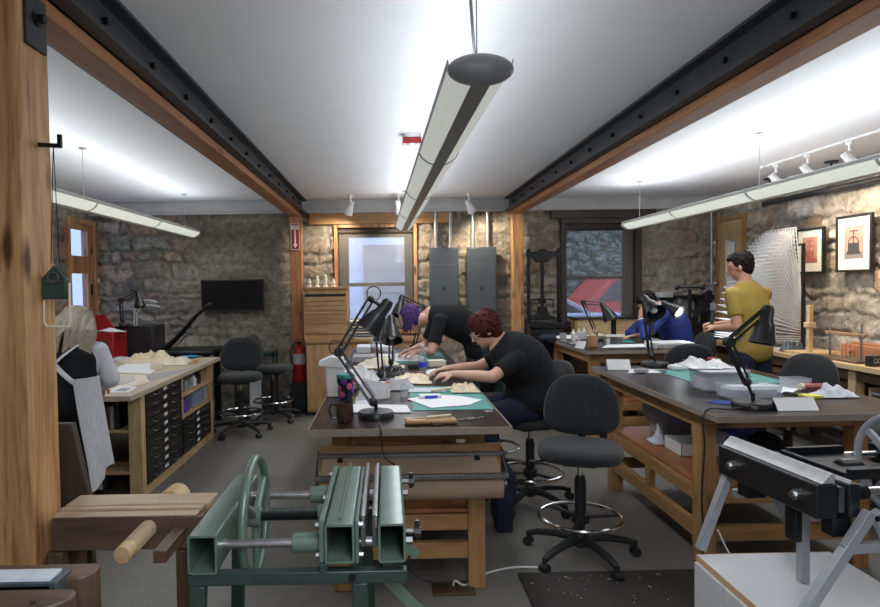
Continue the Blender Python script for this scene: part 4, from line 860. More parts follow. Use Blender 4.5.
MB().box(-.02, -.25, .25, .045, -.20, .31).build('mounting_block', K, t, .004); MB().box(-.03, .14, .24, .05, .20, .31).build('mounting_block', K, t, .004); MB().box(-.045, -.12, .18, -.015, -.07, .31).build('stop_lug', K, t, .006)
for y in (-.285, .235):
    MB().bar((.075 if y < 0 else -.03, y, .34), (-.16, y, .014), .032, .030, (0,1,0)).build('leg', GE, t, .002)
    MB().bar((.09, y+.0, .34), (.27, y, .014), .032, .030, (0,1,0)).build('leg', GE, t, .002)
    MB().box(-.02, y-.012, .215, .42, y+.012, .245).build('cross_bar', GE, t, .002)
MB().box(.04, -.05, .003, .07, -.02, .31).build('centre_strut', GE, t, .002); MB().tube((.085, -.303, .325), (.085, -.298, .325), .009).build('pivot_bolt', K, t)
# ---------------------------------------------------------------- hanging scale on the post
t = thing('hanging_scale', 'green-bodied scale with tan wire loop, hung from a black hook on the near post', 'scale', (-1.055, 1.93, 1.49)); B = t.location.copy()
MB(B).bar((-1.098, 1.93, 2.045), (-1.025, 1.93, 2.04), .012, .012).bar((-1.03, 1.93, 2.035), (-1.03, 1.93, 2.075), .012, .010, (0,1,0)).build('hook', 'black_iron', t)
for x in (-1.068, -1.042): MB(B).tube((x, 1.93, 1.68), (-1.05, 1.93, 2.045), .0014, n=6).build('string', 'black_iron', t)
MB(B).prism([(-1.093, 1.918, 1.57), (-1.018, 1.918, 1.57), (-1.018, 1.918, 1.635), (-1.055, 1.918, 1.675), (-1.093, 1.918, 1.635)], (0, .024, 0)).build('housing', 'green_dark', t, .003)
MB(B).torus((-1.055, 1.913, 1.637), .016, .003, (0,1,0), 20, 6).box(-1.078, 1.912, 1.625, -1.033, 1.917, 1.630).build('dial', 'dull_steel', t)
MB(B).path([(-1.094, 1.93, 1.62), (-1.096, 1.93, 1.50), (-1.086, 1.93, 1.487), (-1.02, 1.93, 1.485), (-1.014, 1.93, 1.50), (-1.014, 1.93, 1.62)], .0042, 8).build('wire_loop', 'cream_paper', t)
t.location.x += .036
# ---------------------------------------------------------------- floor mat, cables
m = MB((1.2, 2.9, 0)).box(.70, 2.35, .0, 1.80, 3.35, .012); tag(m.build('floor_mat', 'rubber', None, .004), 'dark rubber floor mat in the aisle, flecked with paper scraps', 'mat')
m = MB((1.2, 2.9, .0125)); rnd = random.Random(11)
for k in range(46):
    x = rnd.uniform(.75, 1.75); y = rnd.uniform(2.6, 3.32); a = rnd.uniform(0, 6); L_ = rnd.choice((.004, .006, .02)); m.cbox((x, y, .0125), L_, .003, .0015, a)
tag(m.build('paper_scraps', 'cream_paper'), 'tiny pale paper scraps scattered over the dark rubber mat', 'scraps', kind='stuff')
m = MB((.32, 3.22, 0)).box(.22, 3.13, 0, .44, 3.27, .012); tag(m.build('floor_outlet', 'brass', None, .003), 'brass floor outlet plate under the middle table end', 'outlet')
# ---------------------------------------------------------------- standing (nipping) press at the back
t = thing('standing_press', 'tall black iron nipping press by the back wall, left of the right-hand window', 'book press', (2.0, 7.92, 0)); B = t.location.copy(); K = 'black_iron'
for x in (1.825, 2.21): MB(B).tube((x, 7.92, 1.08), (x, 7.92, 2.0), .022).ell((x, 7.92, 2.01), .03, .03, .035).build('column', K, t)
MB(B).prism([(1.795,7.88,1.99),(1.795,7.88,1.945),(1.88,7.88,1.93),(1.93,7.88,1.86),(2.07,7.88,1.86),(2.12,7.88,1.93),(2.24,7.88,1.945),(2.24,7.88,1.99),(2.06,7.88,2.005),(2.04,7.88,2.03),(1.96,7.88,2.03),(1.94,7.88,2.005)], (0,.08,0)).build('crosshead', K, t, .006)
m = MB(B).tube((2.0,7.92,1.30), (2.0,7.92,1.90), .022)
for k in range(26): m.torus((2.0,7.92,1.36+k*.018), .022, .004, (0,0,1), 14, 5)
m.build('press_screw', K, t); MB(B).tube((2.0,7.92,1.34), (2.0,7.92,1.40), .05).bar((1.86,7.92,1.385), (2.14,7.92,1.385), .02, .02).bar((1.86,7.92,1.385), (1.86,7.92,1.27), .012, .012, (0,1,0)).bar((2.14,7.92,1.385), (2.14,7.92,1.27), .012, .012, (0,1,0)).build('press_handle', K, t)
MB(B).prism([(1.84,7.80,1.13),(2.16,7.80,1.13),(2.14,7.80,1.17),(2.05,7.80,1.20),(2.03,7.80,1.30),(1.97,7.80,1.30),(1.95,7.80,1.20),(1.86,7.80,1.17)], (0,.24,0)).build('platen', K, t, .006)
MB(B).box(1.80, 7.76, 1.02, 2.25, 8.06, 1.09).build('bed', K, t, .008); MB(B).box(1.80, 7.78, .0, 2.22, 8.06, 1.02).build('stand', 'black_paint', t, .006)
m = MB((1.98, 7.7, 0)).box(1.80, 7.63, 0, 2.28, 7.75, .93); tag(m.build('stand_cabinet', 'black_paint', None, .004), 'low black cabinet in front of the tall nipping press', 'cabinet')
# wooden chest under the right-hand window
t = thing('chest_bench', 'light wooden chest with dark top under the right-hand window', 'chest', (2.85, 7.95, 0)); B = t.location.copy()
MB(B).box(2.42, 7.80, 0, 3.30, 8.08, 1.13).build('body', 'pale_x', t, .004); MB(B).box(2.39, 7.77, 1.13, 3.33, 8.10, 1.155).build('top', 'black_plastic', t, .003); MB(B).box(2.84, 7.78, .6, 2.90, 7.80, 1.12).build('hasp', 'black_iron', t)
# iron machines at the back right
t = thing('foil_stamping_press', 'black iron hand press with levers on a dark stand, back right beside the door', 'book press', (3.75, 7.7, 0)); B = t.location.copy()
MB(B).box(3.37, 7.45, 1.02, 4.12, 7.95, 1.07).build('bed', K, t, .006)
for x in (3.42, 4.0): MB(B).box(x, 7.5, 0, x+.07, 7.9, 1.02).build('stand_leg', K, t, .004)
MB(B).box(3.45, 7.6, 1.07, 3.55, 7.75, 1.42).build('upright', K, t, .008); MB(B).box(3.95, 7.6, 1.07, 4.03, 7.75, 1.48).build('upright', K, t, .008)
MB(B).box(3.40, 7.62, 1.36, 4.07, 7.72, 1.42).build('cross_bar', K, t, .006); MB(B).bar((3.5, 7.6, 1.22), (4.0, 7.5, 1.55), .03, .03).ell((4.02, 7.5, 1.56), .035, .035, .035).build('lever', 'dull_steel', t)
MB(B).torus((3.82, 7.52, 1.30), .11, .012, (0,1,0), 32, 8).bar((3.71, 7.52, 1.30), (3.93, 7.52, 1.30), .012, .012).bar((3.82, 7.52, 1.19), (3.82, 7.52, 1.41), .012, .012, (0,1,0)).build('handwheel', K, t)
MB(B).tube((3.68, 7.66, 1.07), (3.68, 7.66, 1.5), .012).tube((3.62, 7.6, 1.38), (3.62, 7.6, 1.12), .05).build('ram', 'dull_steel', t)
MB(B).box(3.36, 7.55, 1.40, 3.52, 7.7, 1.46).build('feed_table', 'silver_plate', t, .004)
t = thing('arming_press', 'smaller black iron press with a ball lever, partly behind the person in mustard', 'book press', (3.64, 6.85, 0)); B = t.location.copy()
MB(B).box(3.55, 6.89, 0, 3.73, 7.04, 1.05).build('stand', 'black_paint', t, .004); MB(B).box(3.5, 6.80, 1.05, 3.73, 7.05, 1.10).build('bed', K, t, .004)
MB(B).path([(3.68, 6.95, 1.10), (3.71, 6.95, 1.30), (3.66, 6.9, 1.42), (3.57, 6.85, 1.42)], .03, 10).build('neck', K, t); MB(B).tube((3.57, 6.85, 1.15), (3.57, 6.85, 1.50), .02).tube((3.57, 6.85, 1.13), (3.57, 6.85, 1.18), .06).build('ram', K, t)
MB(B).bar((3.42, 6.85, 1.52), (3.72, 6.85, 1.52), .018, .018).ell((3.42, 6.85, 1.52), .03, .03, .03).ell((3.72, 6.85, 1.52), .03, .03, .03).build('ball_lever', K, t)
t.location += Vector((-.04, .33, 0)) - Vector((0, 0, 0))
t.location = (3.62, 7.2, 0)
t = thing('side_counter', 'dark low counter behind the blue-clad person, stacked with trays', 'counter', (3.6, 7.1, 0)); B = t.location.copy()
# ---------------------------------------------------------------- middle cabinets by the window
bpy.data.objects.remove(t)
t = thing('wooden_cabinet', 'long waist-high wooden cabinet under the middle window', 'cabinet', (-.4, 7.85, 0)); B = t.location.copy()
MB(B).box(-.99, 7.60, .05, .70, 8.02, .90).build('body', 'honey_z', t, .004); MB(B).box(-1.0, 7.57, .90, .73, 8.06, .935).build('top', 'bench_x', t, .004); MB(B).box(-.97, 7.64, 0, .68, 8.0, .05).build('plinth', 'black_paint', t)
for k in range(3): MB(B).box(-.98+k*.57, 7.58, .08, -.44+k*.57, 7.60, .87).build('door', 'honey_z', t, .003)
t = thing('drawer_chest', 'small wooden chest of shallow and deep drawers standing on the long cabinet', 'drawer chest', (-.75, 7.8, .935)); B = t.location.copy()
MB(B).box(-1.02, 7.66, .935, -.48, 7.98, 1.555).build('body', 'honey_z', t, .003); MB(B).box(-1.03, 7.64, 1.555, -.47, 8.0, 1.585).build('top', 'bench_x', t, .003); MB(B).box(-1.0, 7.655, 1.47, -.50, 7.662, 1.50).build('slot', 'black_iron', t)
zz = 1.46
for h in (.055, .055, .055, .05, .115, .125):
    d = MB(B).box(-1.0, 7.645, zz-h+.004, -.50, 7.66, zz-.004).build('drawer', 'honey_x', t, .003); zz -= h
    for x in ((-.75,) if h < .1 else (-.87, -.63)): MB(B).tube((x, 7.645, zz+h/2), (x, 7.628, zz+h/2), .006, .010, n=12).build('knob', 'bench_z', d)
for x, h, r_, lab in ((-.955, .11, .022, 'short'), (-.86, .15, .026, 'squat'), (-.755, .16, .024, 'tall'), (-.655, .10, .027, 'stubby')):
    m = MB((x, 7.78, 1.585)).lathe([(r_*1.3, 1.585), (r_*1.3, 1.60), (r_*.7, 1.61), (r_, 1.585+h*.6), (r_*.6, 1.585+h*.72), (r_*.75, 1.585+h*.86), (.001, 1.585+h)], (x, 7.78, 0), 18)
    tag(m.build('white_figurine', 'mat_board'), {'short':'leftmost small white figurine on the wooden drawer chest','squat':'second from left white figurine on the wooden drawer chest','tall':'tallest white figurine on the wooden drawer chest','stubby':'rightmost stubby white figurine on the drawer chest'}[lab], 'figurine')
t = thing('paper_tray_stack', 'grey-green stack of paper trays beside the wooden drawer chest', 'paper trays', (-.33, 7.8, .935)); B = t.location.copy()
for k in range(7): MB(B).box(-.46, 7.66, .94+k*.034, -.18, 7.95, .958+k*.034).build('tray', 'grey_enamel' if k % 2 else 'cream_paper', t, .002)
for x in (-.47, -.18): MB(B).box(x, 7.66, .936, x+.01, 7.95, 1.18).build('side_panel', 'grey_enamel', t)
# ---------------------------------------------------------------- back left: red chest, black cabinet, board shear, cart
t = thing('tool_chest', 'red tool chest of drawers by the left-hand door', 'tool chest', (-3.22, 6.95, 0)); B = t.location.copy()
MB(B).box(-3.55, 6.72, .04, -3.17, 7.1, 1.12).build('body', 'red_paint', t, .006)
for k in range(7): d = MB(B).box(-3.52, 6.705, .12+k*.135, -3.20, 6.72, .235+k*.135).build('drawer', 'red_paint', t, .003); MB(B).box(-3.50, 6.69, .195+k*.135, -3.22, 6.705, .225+k*.135).build('handle', 'dull_steel', d)
MB(B).prism([(-3.55, 7.10, 1.12), (-3.30, 7.10, 1.12), (-3.44, 7.14, 1.30), (-3.55, 7.14, 1.30)], (0, .02, 0)).build('lid', 'red_paint', t, .003)
m = MB((-3.3, 6.9, 1.12)).sheet(lambda u, v: (-3.42+.30*u, 6.78+.2*v, 1.124+.02*math.sin(u*4)*v+.05*max(0, .3-abs(u-.35))), 10, 5, .003); tag(m.build('paper_sheet', 'paper'), 'crumpled white sheet on top of the red tool chest', 'paper')
TC = t; TC.location.x += .17; TC.location.y += .10; bpy.data.objects['paper_sheet'].location.y += .10; bpy.data.objects['paper_sheet'].location.x += .17
t = thing('black_cabinet', 'square black cabinet at the back left with pale hoses curving from its top', 'cabinet', (-2.98, 7.45, 0)); B = t.location.copy()
MB(B).box(-3.2, 7.28, .0, -2.74, 7.7, 1.16).build('body', 'black_paint', t, .01); MB(B).box(-3.17, 7.27, .6, -2.77, 7.28, 1.13).build('door', 'black_plastic', t, .004)
for dx, h in ((0, .30), (.03, .24)): MB(B).path([(-3.0+dx, 7.4, 1.16), (-2.99+dx, 7.4, 1.16+h*.6), (-2.93+dx, 7.4, 1.16+h), (-2.82+dx, 7.4, 1.16+h*1.0), (-2.72+dx, 7.4, 1.155+h*.93)], .009, 8).build('hose', 'white_cloth', t)
t = thing('board_shear', 'black iron board shear with a long curved arm, back left', 'board cutter', (-2.3, 7.25, 0)); B = t.location.copy()
MB(B).box(-2.66, 6.95, .84, -1.95, 7.55, .89).build('table', K, t, .02)
for x in (-2.6, -2.08):
    for y in (7.0, 7.44): MB(B).box(x, y, 0, x+.07, y+.06, .84).build('leg', K, t, .004)
pts = [at(163, 350, 7.2), at(174, 341, 7.2), at(186, 328, 7.2), at(196, 316, 7.2), at(206, 307, 7.2)]; MB(B).path(pts, .03, 10, rs=[.075, .065, .055, .045, .03], flat=.45).build('curved_arm', K, t)
MB(B).path([p+Vector((.05, -.03, -.04)) for p in pts[1:4]], .010, 8).build('blade', 'steel', t); MB(B).tube(pts[-1], pts[-1]+Vector((.06, 0, .03)), .025).build('counterweight', K, t)
t = thing('green_cart', 'dark green metal cart on the back wall, right of the two stools', 'cart', (-1.72, 7.85, 0)); B = t.location.copy()
for x in (-1.93, -1.45):
    for y in (7.72, 7.98): MB(B).box(x, y, 0.03, x+.025, y+.025, .78).build('post', 'green_dark', t)
for z in (.12, .42, .72): MB(B).box(-1.93, 7.72, z, -1.425, 8.005, z+.05).build('shelf', 'green_dark', t, .003)
for x in (-1.92, -1.45):
    for y in (7.73, 7.985): MB(B).tube((x, y, .025), (x+.02, y, .025), .025).build('wheel', 'black_plastic', t)
t.location.y += .09
m = MB((-1.58, 7.5, 0)).prism([(-1.72, 7.69, 0), (-1.57, 7.69, 0), (-1.57, 7.70, .52), (-1.71, 7.70, .52)], (0, .012, 0)); tag(m.build('white_board', 'white_plastic'), 'narrow white board leaning on the dark green cart', 'board')
# ---------------------------------------------------------------- white wire drying rack on the right bench
t = thing('drying_rack', 'tall white wire drying rack, its shelves fanned open, on the right wall bench', 'drying rack', (4.05, 6.25, .90)); B = t.location.copy(); hx = 4.07
for y in (6.0, 6.50): MB(B).box(hx, y, .90, hx+.025, y+.025, 1.95).build('upright', 'black_iron', t)
for z in (.90, 1.93): MB(B).box(hx, 6.02, z, hx+.02, 6.51, z+.02).build('cross_bar', 'black_iron', t)
sm = MB()
for k in range(13): sm.box(-.60, .04*k-.24-.003, -.003, 0, .04*k-.24+.003, .003)
for k in range(16): sm.box(-.04*k-.003, -.24, -.003, -.04*k+.003, .24, .003)
N_ = 24; first = None
for k in range(N_):
    u = k/(N_-1); ang = math.radians(2+83*max(0, (u-.10)/.9)**.85); z = .99+ .52*u
    if first is None: s_ = sm.build('wire_shelf', 'mesh_white', t); first = s_
    else: s_ = first.copy(); C.objects.link(s_); s_.parent = t
    s_.location = (hx-.005-B.x, 6.26-B.y, z-B.z); s_.rotation_euler = (0, ang, 0)
MB(B).box(3.78, 6.02, .90, 4.07, 6.51, .93).build('base_tray', 'mesh_white', t, .003)
# ---------------------------------------------------------------- people
def cap(m, p, q, r1, r2, n=14):
    m.tube(p, q, r1, r2, n); m.ell(p, r1, r1, r1, n=n, k=8); m.ell(q, r2, r2, r2, n=n, k=8)
def basis(f, up):
    f = Vector(f).normalized(); up = Vector(up); up = (up - f*up.dot(f)).normalized(); return f.cross(up).normalized(), f, up   # right, forward, up
def hand(m, w_, d, nrm, side, curl=.5, s=1.0):
    d = Vector(d).normalized(); n = Vector(nrm); n = (n - d*n.dot(d)).normalized(); l = d.cross(n).normalized()*side; w_ = Vector(w_)
    mm = Matrix((l, d, n)).transposed()
    m.ell(w_+d*.045*s, .040*s, .052*s, .017*s, mm); m.ell(w_+d*.02*s, .028*s, .035*s, .019*s, mm); cap(m, w_-d*.02, w_+d*.02*s, .027*s, .026*s)
    for off, L, sp in ((.030, .068, .10), (.010, .078, .03), (-.010, .073, -.03), (-.029, .056, -.12)):
        p = w_+d*.078*s+l*off*s; a = 0; dd = d+l*sp
        for k, fr in enumerate((.46, .30, .24)):
            a += curl*(.6 if k == 0 else .9); v = (dd.normalized()*math.cos(a) + n*math.sin(a)); q = p+v*L*fr*s; cap(m, p, q, (.0100-.0007*k)*s, (.0094-.0008*k)*s, 10); p = q
    p = w_+d*.022*s+l*.028*s; q = p+(d*.6+l*.75+n*.25)*.040*s; r_ = q+(d*.9+l*.15+n*.35)*.032*s; cap(m, p, q, .0125*s, .011*s, 10); cap(m, q, r_, .0108*s, .0095*s, 10)
def spine_pts(J, n=9):
    P = [J['pel'], J['mid'], J['chest'], J['neck']]; P = [Vector(p) for p in P]; out = []
    for i in range(n+1):
        u = i/n*3; k = min(int(u), 2); f = u-k; p0 = P[max(k-1,0)]; p1 = P[k]; p2 = P[k+1]; p3 = P[min(k+2,3)]
        out.append((i/n, .5*((2*p1)+(p2-p0)*f+(2*p0-5*p1+4*p2-p3)*f*f+(3*p1-p0-3*p2+p3)*f**3)))
    return out
def torso(m, J, inf=0, u0=0, u1=1, w_=1.0, dp=1.0):
    hl = (Vector(J['hipL'])-Vector(J['hipR'])).normalized(); sl = (Vector(J['shL'])-Vector(J['shR'])).normalized(); S = spine_pts(J, 40)
    for i, (u, p) in enumerate(S):
        if u < u0-1e-6 or u > u1+1e-6: continue
        a = S[max(i-1,0)][1]; b = S[min(i+1,len(S)-1)][1]; up = (b-a).normalized(); lat = hl.lerp(sl, u).normalized(); lat = (lat-up*lat.dot(up)).normalized(); fw = up.cross(lat)
        W_ = np.interp(u, [0,.12,.33,.66,.85,1], [.160,.168,.140,.168,.150,.060])*w_; D_ = np.interp(u, [0,.12,.33,.66,.85,1], [.115,.122,.105,.120,.095,.058])*dp
        m.ell(p, W_+inf, D_+inf, .07+inf*.5, Matrix((lat, fw, up)).transposed(), 28, 12)
def human(name, label, base, J, skin='skin', shirt='black_cloth', trousers='black_cloth', sleeve=.62, w_=1.0, dp=1.0, hairfn=None, headr=1.0, curl=.5, shoes='black_plastic', extra=None, hem=0.0):
    t = thing(name, label, 'person', base); B = Vector(base); J = {k: (Vector(v) if not isinstance(v, (list, float, int)) else v) for k, v in J.items()}
    rt, fw, up = basis(J['face'], J['up']); H = J['head']; mm = Matrix((rt, fw, up)).transposed(); s = headr
    m = MB(B); torso(m, J, 0, w_=w_, dp=dp)
    m.ell(H+up*.022*s, .074*s, .092*s, .092*s, mm, 24, 14); m.ell(H-up*.04*s+fw*.022*s, .056*s, .066*s, .068*s, mm, 20, 12); m.ell(H-up*.082*s+fw*.055*s, .026*s, .026*s, .020*s, mm)
    m.tube(H+up*.012*s+fw*.085*s, H-up*.022*s+fw*.108*s, .008*s, .014*s, 10); m.ell(H-up*.024*s+fw*.104*s, .016*s, .013*s, .010*s, mm)
    m.ell(H+up*.03*s+fw*.074*s, .05*s, .016*s, .014*s, mm)
    m.ell(H-up*.056*s+fw*.086*s, .022*s, .010*s, .006*s, mm)
    for q in (-1, 1): m.ell(H+rt*q*.076*s-fw*.005*s-up*.008*s, .010*s, .020*s, .031*s, mm)
    cap(m, J['neck']-up*.02, H-up*.05*s-fw*.02*s, .058, .054)
    for S_, q in (('L', -1), ('R', 1)):
        cap(m, J['sh'+S_], J['el'+S_], .050, .041); cap(m, J['el'+S_], J['el'+S_].lerp(J['wr'+S_], .4), .041, .040); cap(m, J['el'+S_].lerp(J['wr'+S_], .4), J['wr'+S_], .040, .027)
        d = J.get('hd'+S_, (J['wr'+S_]-J['el'+S_])); hand(m, J['wr'+S_], d, J.get('hn'+S_, Vector((0,0,-1))), -q if J.get('hflip') is None else q, curl)
        cap(m, J['hip'+S_], J['kn'+S_], .088, .062); cap(m, J['kn'+S_], J['an'+S_], .058, .042)
        ft = J['toe']; ft = Vector((ft.x, ft.y, 0)).normalized(); a = J['an'+S_]; cap(m, a+Vector((0,0,-.02)), a+ft*.15+Vector((0,0,-.045)), .040, .028)
    body = voxel(m, 'body', skin, t, .0068, 3)
    for q in (-1, 1):
        e = H+rt*q*.030*s+up*.006*s+fw*.079*s; MB(B).ell(e, .0095*s, .0095*s, .0075*s).build('eye', 'eye_white', t); MB(B).ell(e+fw*.006*s, .0055*s, .005*s, .0055*s).build('iris', 'hair_dark', t)
    MB(B).ell(H-up*.058*s+fw*.090*s, .021*s, .008*s, .0065*s, mm).build('lips', 'lip', t)
    m = MB(B); torso(m, J, .013, .0 if hem <= 0 else 0, .93, w_=w_, dp=dp)
    for S_ in 'LR':
        e = J['sh'+S_].lerp(J['el'+S_], min(1, sleeve)); m.ell(J['sh'+S_], .066, .066, .066); m.tube(J['sh'+S_], e, .064, .060 if sleeve < 1 else .054, 18)
        if sleeve >= 1: cap(m, J['el'+S_], J['el'+S_].lerp(J['wr'+S_], sleeve-1), .053, .038)
    if hem < 0: p = J['pel']; m.ell(p+Vector((0,0,hem*.5)), .178*w_, .132*dp, .10-hem*.5, Matrix(((J['hipL']-J['hipR']).normalized(), (J['hipL']-J['hipR']).normalized().cross(Vector((0,0,1)))*-1, Vector((0,0,1)))).transposed())
    voxel(m, 'shirt', shirt, t, .009, 9)
    m = MB(B); torso(m, J, .009, 0, .14, w_=w_, dp=dp)
    for S_ in 'LR':
        cap(m, J['hip'+S_], J['kn'+S_], .102, .078, 18); cap(m, J['kn'+S_], J['an'+S_]+(J['kn'+S_]-J['an'+S_]).normalized()*.03, .075, .060, 18)
    voxel(m, 'trousers', trousers, t, .010, 5)
    for S_ in 'LR':
        ft = Vector((J['toe'].x, J['toe'].y, 0)).normalized(); a = J['an'+S_]; m = MB(B); cap(m, a+Vector((0,0,-.025))-ft*.03, a+ft*.09+Vector((0,0,-.035)), .050, .046); cap(m, a+ft*.09+Vector((0,0,-.035)), a+ft*.17+Vector((0,0,-.045)), .046, .034)
        voxel(m, 'shoe', shoes, t, .009, 3)
    if hairfn:
        m = MB(B); hairfn(m, H, rt, fw, up, mm, s, t, B)
    return t, body
def short_hair(mat, vol=0, nm='hair'):
    def fn(m, H, rt, fw, up, mm, s, t, B):
        c = H+up*.034*s-fw*.020*s; m.ell(c, (.080+vol)*s, (.092+vol)*s, (.090+vol)*s, mm, 24, 14); m.ell(H-fw*.052*s-up*.02*s, (.066+vol*.8)*s, (.048+vol)*s, (.065+vol)*s, mm); m.ell(H+up*.078*s+fw*.045*s, .060*s, .045*s, .034*s+vol*.4, mm)
        rnd = random.Random(5)
        for k in range(150):
            a = rnd.uniform(0, 2*PI); b = rnd.uniform(-.5, 1.4); n = rt*math.cos(a)*math.cos(b)+fw*math.sin(a)*math.cos(b)+up*math.sin(b)
            if n.dot(fw) > .45 and n.dot(up) < .62: continue
            p = c+rt*n.dot(rt)*(.080+vol)*s+fw*n.dot(fw)*(.092+vol)*s+up*n.dot(up)*(.09+vol)*s
            if (p-H).dot(up) < -.06: continue
            dn = (-up+fw*.3*(1 if n.dot(fw) > 0 else -1)+rt*rnd.uniform(-.4,.4)); dn = (dn-n*dn.dot(n)).normalized(); cap(m, p-n*.006, p+dn*.038*s+n*(.004+vol*.25), .009, .004, 7)
        voxel(m, nm, mat, t, .006, 1)
    return fn
# person in mustard, standing, seen from behind
c = Vector((3.08, 5.24, 0))
J = dict(pel=c+Vector((.03,-.02,.97)), mid=c+Vector((.03,-.03,1.14)), chest=c+Vector((.02,.0,1.36)), neck=c+Vector((-.01,.02,1.56)), head=c+Vector((-.045,.04,1.715)), face=(-.80,.58,-.2), up=(-.1,0,1),
    shL=c+Vector((-.155,-.045,1.475)), shR=c+Vector((.175,.06,1.475)), elL=c+Vector((-.155,-.12,1.21)), elR=c+Vector((.15,.24,1.23)), wrL=c+Vector((-.235,.05,1.19)), wrR=c+Vector((-.08,.33,1.20)),
    hdL=(-.35,.8,.1), hdR=(-.9,.2,.1), hnL=(.3,.1,-1), hnR=(0,0,-1),
    hipL=c+Vector((-.07,-.05,.94)), hipR=c+Vector((.12,.02,.94)), knL=c+Vector((-.08,-.02,.50)), knR=c+Vector((.12,.05,.50)), anL=c+Vector((-.08,-.02,.085)), anR=c+Vector((.13,.06,.085)), toe=(-.4,.9,0))
t, _ = human('person', 'person in a mustard T-shirt standing behind the right-hand table, seen from behind', c, J, 'skin', 'mustard_cloth', 'navy_cloth', .68, 1.02, 1.0, short_hair('hair_dark', .004), 1.0, .9)
tool = thing('hand_tool', 'dark handled tool held by the person in mustard', 'tool', c+Vector((-.24,.13,1.16))); Bt = tool.location.copy()
MB(Bt).bar(c+Vector((-.25,.12,1.15)), c+Vector((-.21,.16,1.34)), .03, .02).build('handle', 'black_plastic', tool, .004); MB(Bt).bar(c+Vector((-.21,.16,1.34)), c+Vector((-.20,.17,1.40)), .05, .012).build('head', 'dull_steel', tool)
# red-haired seated person
c = Vector((1.0, 4.35, 0)); V3 = Vector
J = dict(pel=V3((1.02,4.35,.745)), mid=V3((1.02,4.35,.92)), chest=V3((.94,4.35,1.05)), neck=V3((.80,4.35,1.175)), head=V3((.69,4.345,1.27)), face=(-.86,-.05,-.50), up=(-.5,0,.86),
    shL=V3((.87,4.16,1.085)), shR=V3((.87,4.54,1.085)), elL=V3((.69,4.05,.985)), elR=V3((.67,4.53,.99)), wrL=V3((.45,4.15,.992)), wrR=V3((.43,4.40,.995)), hdL=(-.95,.25,-.06), hdR=(-.95,-.3,-.06), hnL=(0,.3,-1), hnR=(0,-.2,-1),
    hipL=V3((.98,4.25,.735)), hipR=V3((.98,4.45,.735)), knL=V3((.62,4.22,.68)), knR=V3((.62,4.50,.68)), anL=V3((.80,4.25,.26)), anR=V3((.82,4.47,.26)), toe=(-1,0,0))
t, _ = human('person', 'seated person with short dark red hair and black T-shirt, hands on the middle table', c, J, 'skin_pale', 'black_cloth', 'navy_cloth', .72, 1.26, 1.55, short_hair('hair_red', .018), 1.0, .45)
rt, fw, up = basis(J['face'], J['up']); H = J['head']; Bp = t.location.copy(); m = MB(Bp)
for q in (-1, 1): m.torus(H+rt*q*.033+up*.005+fw*.100, .024, .0022, fw, 24, 6); m.tube(H+rt*q*.057+up*.008+fw*.098, H+rt*q*.078+up*.0, .0022, n=6)
m.tube(H+rt*.010+up*.008+fw*.101, H-rt*.010+up*.008+fw*.101, .0022, n=6).build('spectacles', 'steel', t)
# purple-haired person bending over the far table
J = dict(pel=V3((.86,5.52,.98)), mid=V3((.79,5.52,1.14)), chest=V3((.60,5.52,1.27)), neck=V3((.40,5.52,1.335)), head=V3((.225,5.50,1.30)), face=(-.62,-.12,-.76), up=(-.78,0,.55),
    shL=V3((.46,5.35,1.28)), shR=V3((.46,5.70,1.28)), elL=V3((.38,5.27,1.03)), elR=V3((.36,5.76,1.03)), wrL=V3((.27,5.44,1.005)), wrR=V3((.22,5.62,1.005)), hdL=(-.8,.3,-.10), hdR=(-.8,-.35,-.10), hnL=(.2,.3,-1), hnR=(.2,-.2,-1),
    hipL=V3((.88,5.42,.93)), hipR=V3((.88,5.62,.93)), knL=V3((.86,5.40,.50)), knR=V3((.90,5.64,.50)), anL=V3((.92,5.46,.085)), anR=V3((.98,5.66,.085)), toe=(-1,0,0))
def purple(m, H, rt, fw, up, mm, s, t, B):
    c = H+up*.036-fw*.018; m.ell(c, .086, .098, .094, mm, 24, 14); rnd = random.Random(3)
    for k in range(120):
        a = rnd.uniform(0, 2*PI); n = rt*math.cos(a)+fw*(math.sin(a)*.9-.15)+up*rnd.uniform(-.1,.7); n.normalize()
        if n.dot(fw) > .75: continue
        p = c+n*.088; dn = Vector((0,0,-1))*.8-up*.3; L_ = rnd.uniform(.09,.17); q = p+dn.normalized()*L_*.5+n*.012; r_ = q+Vector((0,0,-1))*L_*.5; m.path([p, q, r_], .008, 7, rs=[.013,.011,.004])
    voxel(m, 'hair', 'hair_purple', t, .0065, 1)
c = V3((.9,5.52,0))
t, _ = human('person', 'purple-haired person in black bending over the far end of the middle tables', c, J, 'skin_pale', 'black_cloth', 'black_cloth', .75, 1.05, 1.2, purple, 1.05, .6)
m = MB(c); torso(m, J, .022, 0, .42); cap(m, J['hipL'].lerp(J['hipR'], .5), J['knL'].lerp(J['knR'], .5)+V3((-.02,0,.0)), .175, .19, 20); voxel(m, 'apron', 'green_dark', t, .012, 5)
